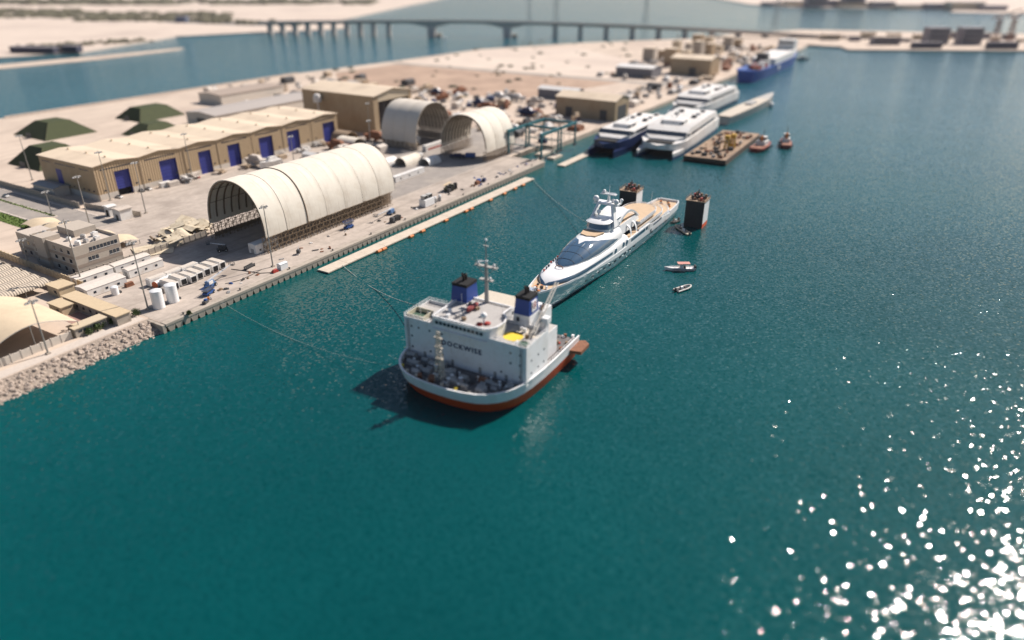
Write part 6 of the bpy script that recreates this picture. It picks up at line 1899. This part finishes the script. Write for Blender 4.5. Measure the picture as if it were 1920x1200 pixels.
# ---- clutter of the boat yard in the middle distance
rnd = random.Random(2024)
def clutter_box(seed, kind):
    r = random.Random(seed); m = MB()
    if kind == 'container':
        m.box(0, 6.1, 0, 2.5, 0, 2.6)
        for k in range(9): m.box(.2 + k * .65, .5 + k * .65, -.06, 0, .2, 2.4)
    elif kind == 'shed':
        a, b, c = r.uniform(7, 13), r.uniform(6, 9), r.uniform(3, 5)
        m.extr([(0, 0), (b, 0), (b, c), (b / 2, c + 1.2), (0, c)], 0, a, 'x'); m.box(a * .3, a * .6, -.08, 0, 0, c * .7)
    elif kind == 'boat':
        Ln = r.uniform(12, 24); W = Ln * .26
        m.loft([[(f * Ln, -w * W / 2, 4.2 + s), (f * Ln, -w * W * .2, 1.4), (f * Ln, w * W * .2, 1.4), (f * Ln, w * W / 2, 4.2 + s)] for f, w, s in ((0, .05, 1), (.2, .7, .5), (.5, 1, .1), (1, .85, 0))])
        m.loft([[(f * Ln, -W * .3, 4.0), (f * Ln, W * .3, 4.0), (f * Ln, W * .24, 4 + h_), (f * Ln, -W * .24, 4 + h_)] for f, h_ in ((.35, .8), (.45, 2.6), (.75, 2.6), (.85, 1.2))])
        for f in (.25, .6, .9): m.box(f * Ln - .3, f * Ln + .3, -W * .35, W * .35, 0, 1.6)
    elif kind == 'stack':
        for j in range(5): m.rbox(r.uniform(0, 4), r.uniform(0, 3), j * .5, r.uniform(2, 5), r.uniform(1, 2.5), .6, r.uniform(0, 2))
    else:
        m.lathe(0, 0, [(2.6, 0), (2.6, 4.5), (1.5, 5.4), (.2, 5.7)], 14)
    return m
KM = {}
cmats = [(white_m, 'white'), (rust_m, 'rust red'), (mat('tan_box', (.45, .35, .25), .8, var=.2), 'tan'), (dgrey_m, 'dark grey'), (grey_m, 'grey'), (navy_m, 'dark blue'), (mat('pale_box', (.58, .52, .46), .8), 'pale')]
def clutter(kind, ci, u, v, rot, zone, z=QZ + .06):
    key = (kind, ci, rnd.randrange(3))
    if key not in KM:
        KM[key] = clutter_box(hash(key) % 1000 if False else (len(KM) * 7 + 3), kind).mesh({'boat': 'boat_on_stands', 'stack': 'material_stack', 'tank': 'storage_tank'}.get(kind, 'storage_' + kind), cmats[ci][0])
    nm = {'boat': 'boat_on_stands', 'stack': 'material_stack', 'tank': 'storage_tank', 'container': 'shipping_container', 'shed': 'small_shed'}[kind]
    noun = {'boat': 'boat hull on stands', 'stack': 'stack of material', 'tank': 'round storage tank', 'container': 'shipping container', 'shed': 'small shed'}[kind]
    solo(nm, KM[key], None, 'blurred %s %s %s' % (cmats[ci][1], noun, zone), {'boat': 'boat', 'stack': 'stack', 'tank': 'tank', 'container': 'container', 'shed': 'shed'}[kind], u, v, z, rot, '%s, %s' % (noun, zone))
zA = 'in the crowded boat yard behind the open arches'
taken = []
def free(u, v, d):
    for a, b in taken:
        if (a - u) ** 2 + (b - v) ** 2 < d * d: return False
    taken.append((u, v)); return True
n = 0
while n < 165:
    u, v = rnd.uniform(318, 455), rnd.uniform(35, 240)
    if 392 < u < 434 and 5 < v < 75: continue
    if 255 < u < 320 and v > 130: continue
    if u + .15 * v > 480: continue
    if not free(u, v, 6.3): continue
    kind = rnd.choice(['container', 'container', 'shed', 'boat', 'boat', 'stack', 'stack', 'container', 'stack'])
    clutter(kind, rnd.choice([0, 0, 1, 2, 3, 4, 5, 6, 6, 0]), u, v, rnd.choice([0, 90, 5, 85, 30]), zA); n += 1
zB = 'on the quay strip behind the ferries'
n = 0
while n < 34:
    u, v = rnd.uniform(306, 600), rnd.uniform(20, 60)
    if 392 < u < 438 or not free(u, v, 9): continue
    clutter(rnd.choice(['container', 'shed', 'stack', 'stack', 'tank']), rnd.randrange(7), u, v, rnd.choice([0, 90]), zB); n += 1
zC = 'in the far works beside the distant cargo ship'
n = 0
while n < 125:
    u, v = rnd.uniform(620, 1040), rnd.uniform(16, 135)
    if 640 < u < 735 and 25 < v < 125: continue
    if not free(u, v, 9.5): continue
    clutter(rnd.choice(['container', 'shed', 'shed', 'stack', 'tank', 'shed']), rnd.choice([0, 1, 2, 2, 3, 4, 6, 6]), u, v, rnd.choice([0, 90, 10]), zC); n += 1
zD = 'near the channel shore behind the tall hall'
n = 0
while n < 46:
    u, v = rnd.uniform(300, 470), rnd.uniform(245, 420)
    if u < 365 and 330 < v < 370 or u < 335 and v < 295: continue
    if not free(u, v, 10): continue
    clutter(rnd.choice(['container', 'shed', 'stack', 'stack', 'stack']), rnd.choice([0, 2, 3, 3, 4, 6]), u, v, rnd.choice([0, 90, 20]), zD); n += 1
zE = 'against the warehouse front and the yard beside it'
for k in range(26):
    u, v = 100 + rnd.uniform(0, 135), rnd.choice((145.5, 143)) + rnd.uniform(-3, 2)
    if not free(u, v, 4): continue
    clutter(rnd.choice(['stack', 'container', 'stack']), rnd.choice([0, 0, 4, 6, 2]), u, v, rnd.choice([0, 90]), zE)
for k in range(34):
    u, v = rnd.uniform(150, 255), rnd.uniform(92, 132)
    if not free(u, v, 6): continue
    clutter(rnd.choice(['stack', 'container', 'shed', 'boat']), rnd.choice([0, 1, 4, 6, 6, 3]), u, v, rnd.choice([0, 90, 15]), 'in the yard behind the big hangar')
# taller blocks and columns of the far works
for k in range(14):
    u, v = 730 + k * 22, 55 + (k * 37) % 75
    a, b, h = 9 + (k * 5) % 9, 8 + (k * 7) % 8, 9 + (k * 11) % 14
    t = thing('plant_block', 'blurred tan process building of the far works, ' + ['low', 'tall', 'narrow', 'broad', 'stepped', 'square', 'plain'][k % 7] + (' and nearer the tan workshop' if k < 7 else ' and nearer the bridge'), 'building', u, v, QZ)
    MB().box(0, a, 0, b, 0, h).build('wall', [tan_pale, tan_wall, wall_conc][k % 3], t); MB().box(-.3, a + .3, -.3, b + .3, h, h + .5).build('roof', roof_cream, t)
    MB().box(-.1, .02, b * .3, b * .6, 0, 3.5).build('door', dgrey_m, t)
    if k % 3 == 0: MB().tube((a / 2, b / 2, h), (a / 2, b / 2, h + 9), .8, 8).build('stack', grey_m, t)

# ---- shrubs by the rock shore
def shrub(label, u, v, r, seed):
    rs = random.Random(seed)
    t = thing('shrub', label, 'shrub', u, v)
    m = MB()
    for _ in range(420):
        a, e = rs.uniform(0, 6.28), rs.uniform(-.2, 1.5)
        d = r * rs.random() ** .4 * rs.uniform(.7, 1.1)
        p = Vector((d * math.cos(a) * math.cos(e), d * math.sin(a) * math.cos(e), .3 + d * math.sin(e) * 1.1 + r * .3))
        q = Vector((rs.uniform(-1, 1), rs.uniform(-1, 1), rs.uniform(-1, 1))) * .32; s = Vector((rs.uniform(-1, 1), rs.uniform(-1, 1), rs.uniform(-1, 1))) * .32
        m.add([p, p + q, p + q + s, p + s], [(0, 1, 2, 3)])
    m.build('foliage', leaf_m, t)
    MB().tube((0, 0, 0), (0, 0, r), .12, 5).build('stem', wood_m, t)
for k, (px, py, r) in enumerate([(256, 592, 1.7), (240, 599, 1.2), (213, 607, 1.2), (193, 613, 1.4), (183, 620, 1.7), (167, 627, 1.4)]):
    u, v = PL(px, py)
    shrub('green shrub above the rock shore, %s from the quay corner' % ('closest', 'second', 'third', 'fourth', 'fifth', 'farthest')[k], u, v, r, k)
shrub('small green bush alone on the quay edge near the tanks', *PL(355, 590), .8, 50)

# ================================================================== FAR DISTANCE
def far_thing(name, label, cat, px, py, z=1.8, rot=0):
    p = PG(px, py, z)
    o = bpy.data.objects.new(name, None); C.objects.link(o); o.location = p; o.rotation_euler = (0, 0, R(rot))
    return tag(o, label, cat)
def far_block(label, px, py, a, b, h, mt, roofm, rot=0, wins=True):
    t = far_thing('far_building', label, 'building', px, py, 2.4, rot)
    MB().box(-a / 2, a / 2, 0, b, 0, h).build('wall', mt, t)
    MB().box(-a / 2 - .5, a / 2 + .5, -.5, b + .5, h, h + .8).build('roof', roofm, t)
    if wins:
        for k in range(3):
            MB().box(-a / 2 + 2, a / 2 - 2, -.2, .05, h * (.2 + .27 * k), h * (.32 + .27 * k)).build('window_row', glass_dark, t)
mauve = mat('far_grey_wall', (.24, .22, .24), .8, var=.1)
far_block('dark low building at the left of the far quay', 1662, 84, 42, 14, 11, mauve, sand_pale)
far_block('grey square block of the far quay, left one of two', 1757, 84, 32, 20, 24, mauve, mauve)
far_block('grey square block of the far quay, right one of two', 1820, 84, 32, 20, 24, mauve, mauve)
far_block('long dark shed at the right end of the far quay', 1880, 92, 44, 8, 9, mat('far_dark_wall', (.06, .06, .09), .8), mauve, 0, False)
far_block('dark shed below the two grey blocks on the far quay', 1738, 91, 44, 7, 8, mat('far_dark_wall', (.06, .06, .09)), mauve, 0, False)
far_block('small pale building by the bridge end on the far quay', 1560, 75, 26, 16, 8, tan_pale, sand_pale)
for k in range(16):
    far_block('small distant %s building along the far quay road, %s' % (('sand coloured', 'grey')[k % 2], ('left end', 'left of centre', 'second quarter', 'near the grey blocks', 'between the blocks', 'right of the blocks', 'far right', 'right edge')[k // 2]), 1580 + k * 24, 72 + (k * 5) % 9, 9 + (k * 7) % 16, 8, 4 + (k * 3) % 7, [tan_pale, mauve][k % 2], sand_pale, 0, False)
for (px, lb) in ((1532, 'left of two grey tower blocks on the far island'), (1602, 'right of two grey tower blocks on the far island')):
    far_block('hazy ' + lb, px, 13, 62, 40, 52, mauve, mauve)
for k in range(9):
    far_block('low hazy house on the far island, ' + ('at its left tip', 'left of the towers', 'just before the left tower', 'between the towers', 'just past the right tower', 'third past the towers', 'in the middle of the shore', 'near the right edge', 'at the right edge')[k], 1450 + k * 52, 10 + k * 1.2, 60 + (k * 31) % 60, 40, 8 + (k * 5) % 12, [mauve, tan_pale][k % 2], mauve, 0, False)
far_block('dark blue shed on the far channel shore, left one', 60, 99, 70, 14, 7, mat('far_dark_wall', (.06, .06, .09)), mauve, -10, False)
far_block('dark blue shed on the far channel shore, right one', 130, 98, 26, 12, 8, mat('far_dark_wall', (.06, .06, .09)), mauve, -10, False)
far_block('small blue grey building beside the far shore road', 340, 42, 22, 16, 12, mat('far_blue_wall', (.12, .15, .22), .8), mauve, 0, False)
# scrub and settlement masses that read as one
rnd = random.Random(17)
sc_ = MB()
def blob(px, py, r, h):
    p = PG(px, py, 1.6)
    n = 7
    vs = []
    for rr, z in ((1.0, 0), (.85, .6), (.3, 1.0)):
        for k in range(n):
            a = 6.283 * k / n
            q = r * rr * rnd.uniform(.7, 1.3)
            vs.append((p.x + q * math.cos(a), p.y + q * math.sin(a), 1.5 + h * z * rnd.uniform(.7, 1.2)))
    fs = [(j*n + k, j*n + (k+1) % n, (j+1)*n + (k+1) % n, (j+1)*n + k) for j in range(2) for k in range(n)] + [tuple(range(2*n, 3*n))]
    sc_.add(vs, fs)
for k in range(420):
    t_ = rnd.random()
    px = rnd.uniform(-60, 430); py = 18 + 16 * rnd.random() + (px > 150) * 6
    if py > 14: blob(px, py, rnd.uniform(6, 18), rnd.uniform(3, 7))
for k in range(120):
    px = rnd.uniform(160, 560); blob(px, 33 + (px - 160) * .03 + rnd.uniform(-2, 4), rnd.uniform(5, 12), rnd.uniform(3, 7))
for k in range(70):
    px = rnd.uniform(30, 290); blob(px, 92 - px * .055 + rnd.uniform(-2, 2), rnd.uniform(3, 8), rnd.uniform(2, 5))
for k in range(200):
    blob(rnd.uniform(-60, 700), rnd.uniform(1, 9), rnd.uniform(15, 40), rnd.uniform(5, 12))
tag(sc_.build('far_scrub', far_green), 'dark scrub and low trees scattered over the far sandy shore', 'scrub', kind='stuff')
sc_ = MB()
for k in range(90):
    u, v = rnd.uniform(430, 1000), rnd.uniform(120, 420)
    p = LW(u, v)
    if u > 450 and 100 < v and (rnd.random() < .5): pass
    r_ = rnd.uniform(1.5, 5)
    n = 6; vs = []
    for rr, z in ((1.0, 0), (.6, .8)):
        for q in range(n):
            a = 6.283 * q / n; d = r_ * rr * rnd.uniform(.7, 1.3)
            vs.append((p.x + d * math.cos(a), p.y + d * math.sin(a), QZ + r_ * .5 * z))
    sc_.add(vs, [(q, (q+1) % n, n + (q+1) % n, n + q) for q in range(n)] + [tuple(range(n, 2*n))])
tag(sc_.build('field_scrub', far_green), 'low scrub and spoil heaps scattered over the brown field', 'scrub', kind='stuff')
# power pylons along the bridge
def pylon(label, px, py, h):
    t = far_thing('power_pylon', label, 'pylon', px, py, 1.0)
    m = MB(); lattice(m, 0, 0, 0, h, h * .09, h * .02, 7, .35); m.build('tower', grey_m, t)
    for z in (.7, .82, .93):
        MB().tube((-h * .16, 0, h * z), (h * .16, 0, h * z), .4, 4).build('cross_arm', grey_m, t)
pylon('hazy power pylon rising behind the bridge above the main span right pier', 992, 42, 62)
pylon('hazy power pylon rising behind the bridge, second from left', 1042, 52, 66)
pylon('hazy power pylon behind the right half of the bridge', 1210, 45, 62)
pylon('hazy power pylon behind the bridge end by the far quay', 1452, 52, 60)
def quay_crane(label, px, py):
    t = far_thing('harbour_crane', label, 'crane', px, py, 2.4)
    m = MB(); lattice(m, 0, 0, 0, 40, 4, 2, 5, .6); m.build('tower', rust_m, t)
    MB().tube((-14, 0, 38), (30, 0, 52), .9, 4).build('jib', rust_m, t); MB().box(-5, 5, -3, 3, 36, 41).build('machine_house', white_m, t)
quay_crane('hazy red harbour crane on the far quay, left one', 1862, 84)
quay_crane('hazy red harbour crane on the far quay, right one', 1890, 82)
# a launch passing the bridge
small_boat('white_launch', 'tiny white launch under the main span of the bridge', *PL(835, 74, 0), 40, 16, 5, hull_white, [('cabin', hull_white, (5, 11, -1.6, 1.6, 1, 3.6)), ('windows', glass_dark, (4.9, 9, -1.65, 1.65, 2.2, 3.0))])
small_boat('work_launch', 'small dark work launch beyond the bow of the distant cargo ship', *PL(1517, 112, 0), 120, 18, 6, dgrey_m, [('cabin', white_m, (7, 13, -2, 2, 1.5, 5)), ('windows', glass_dark, (6.9, 10, -2.05, 2.05, 3.2, 4.4))])
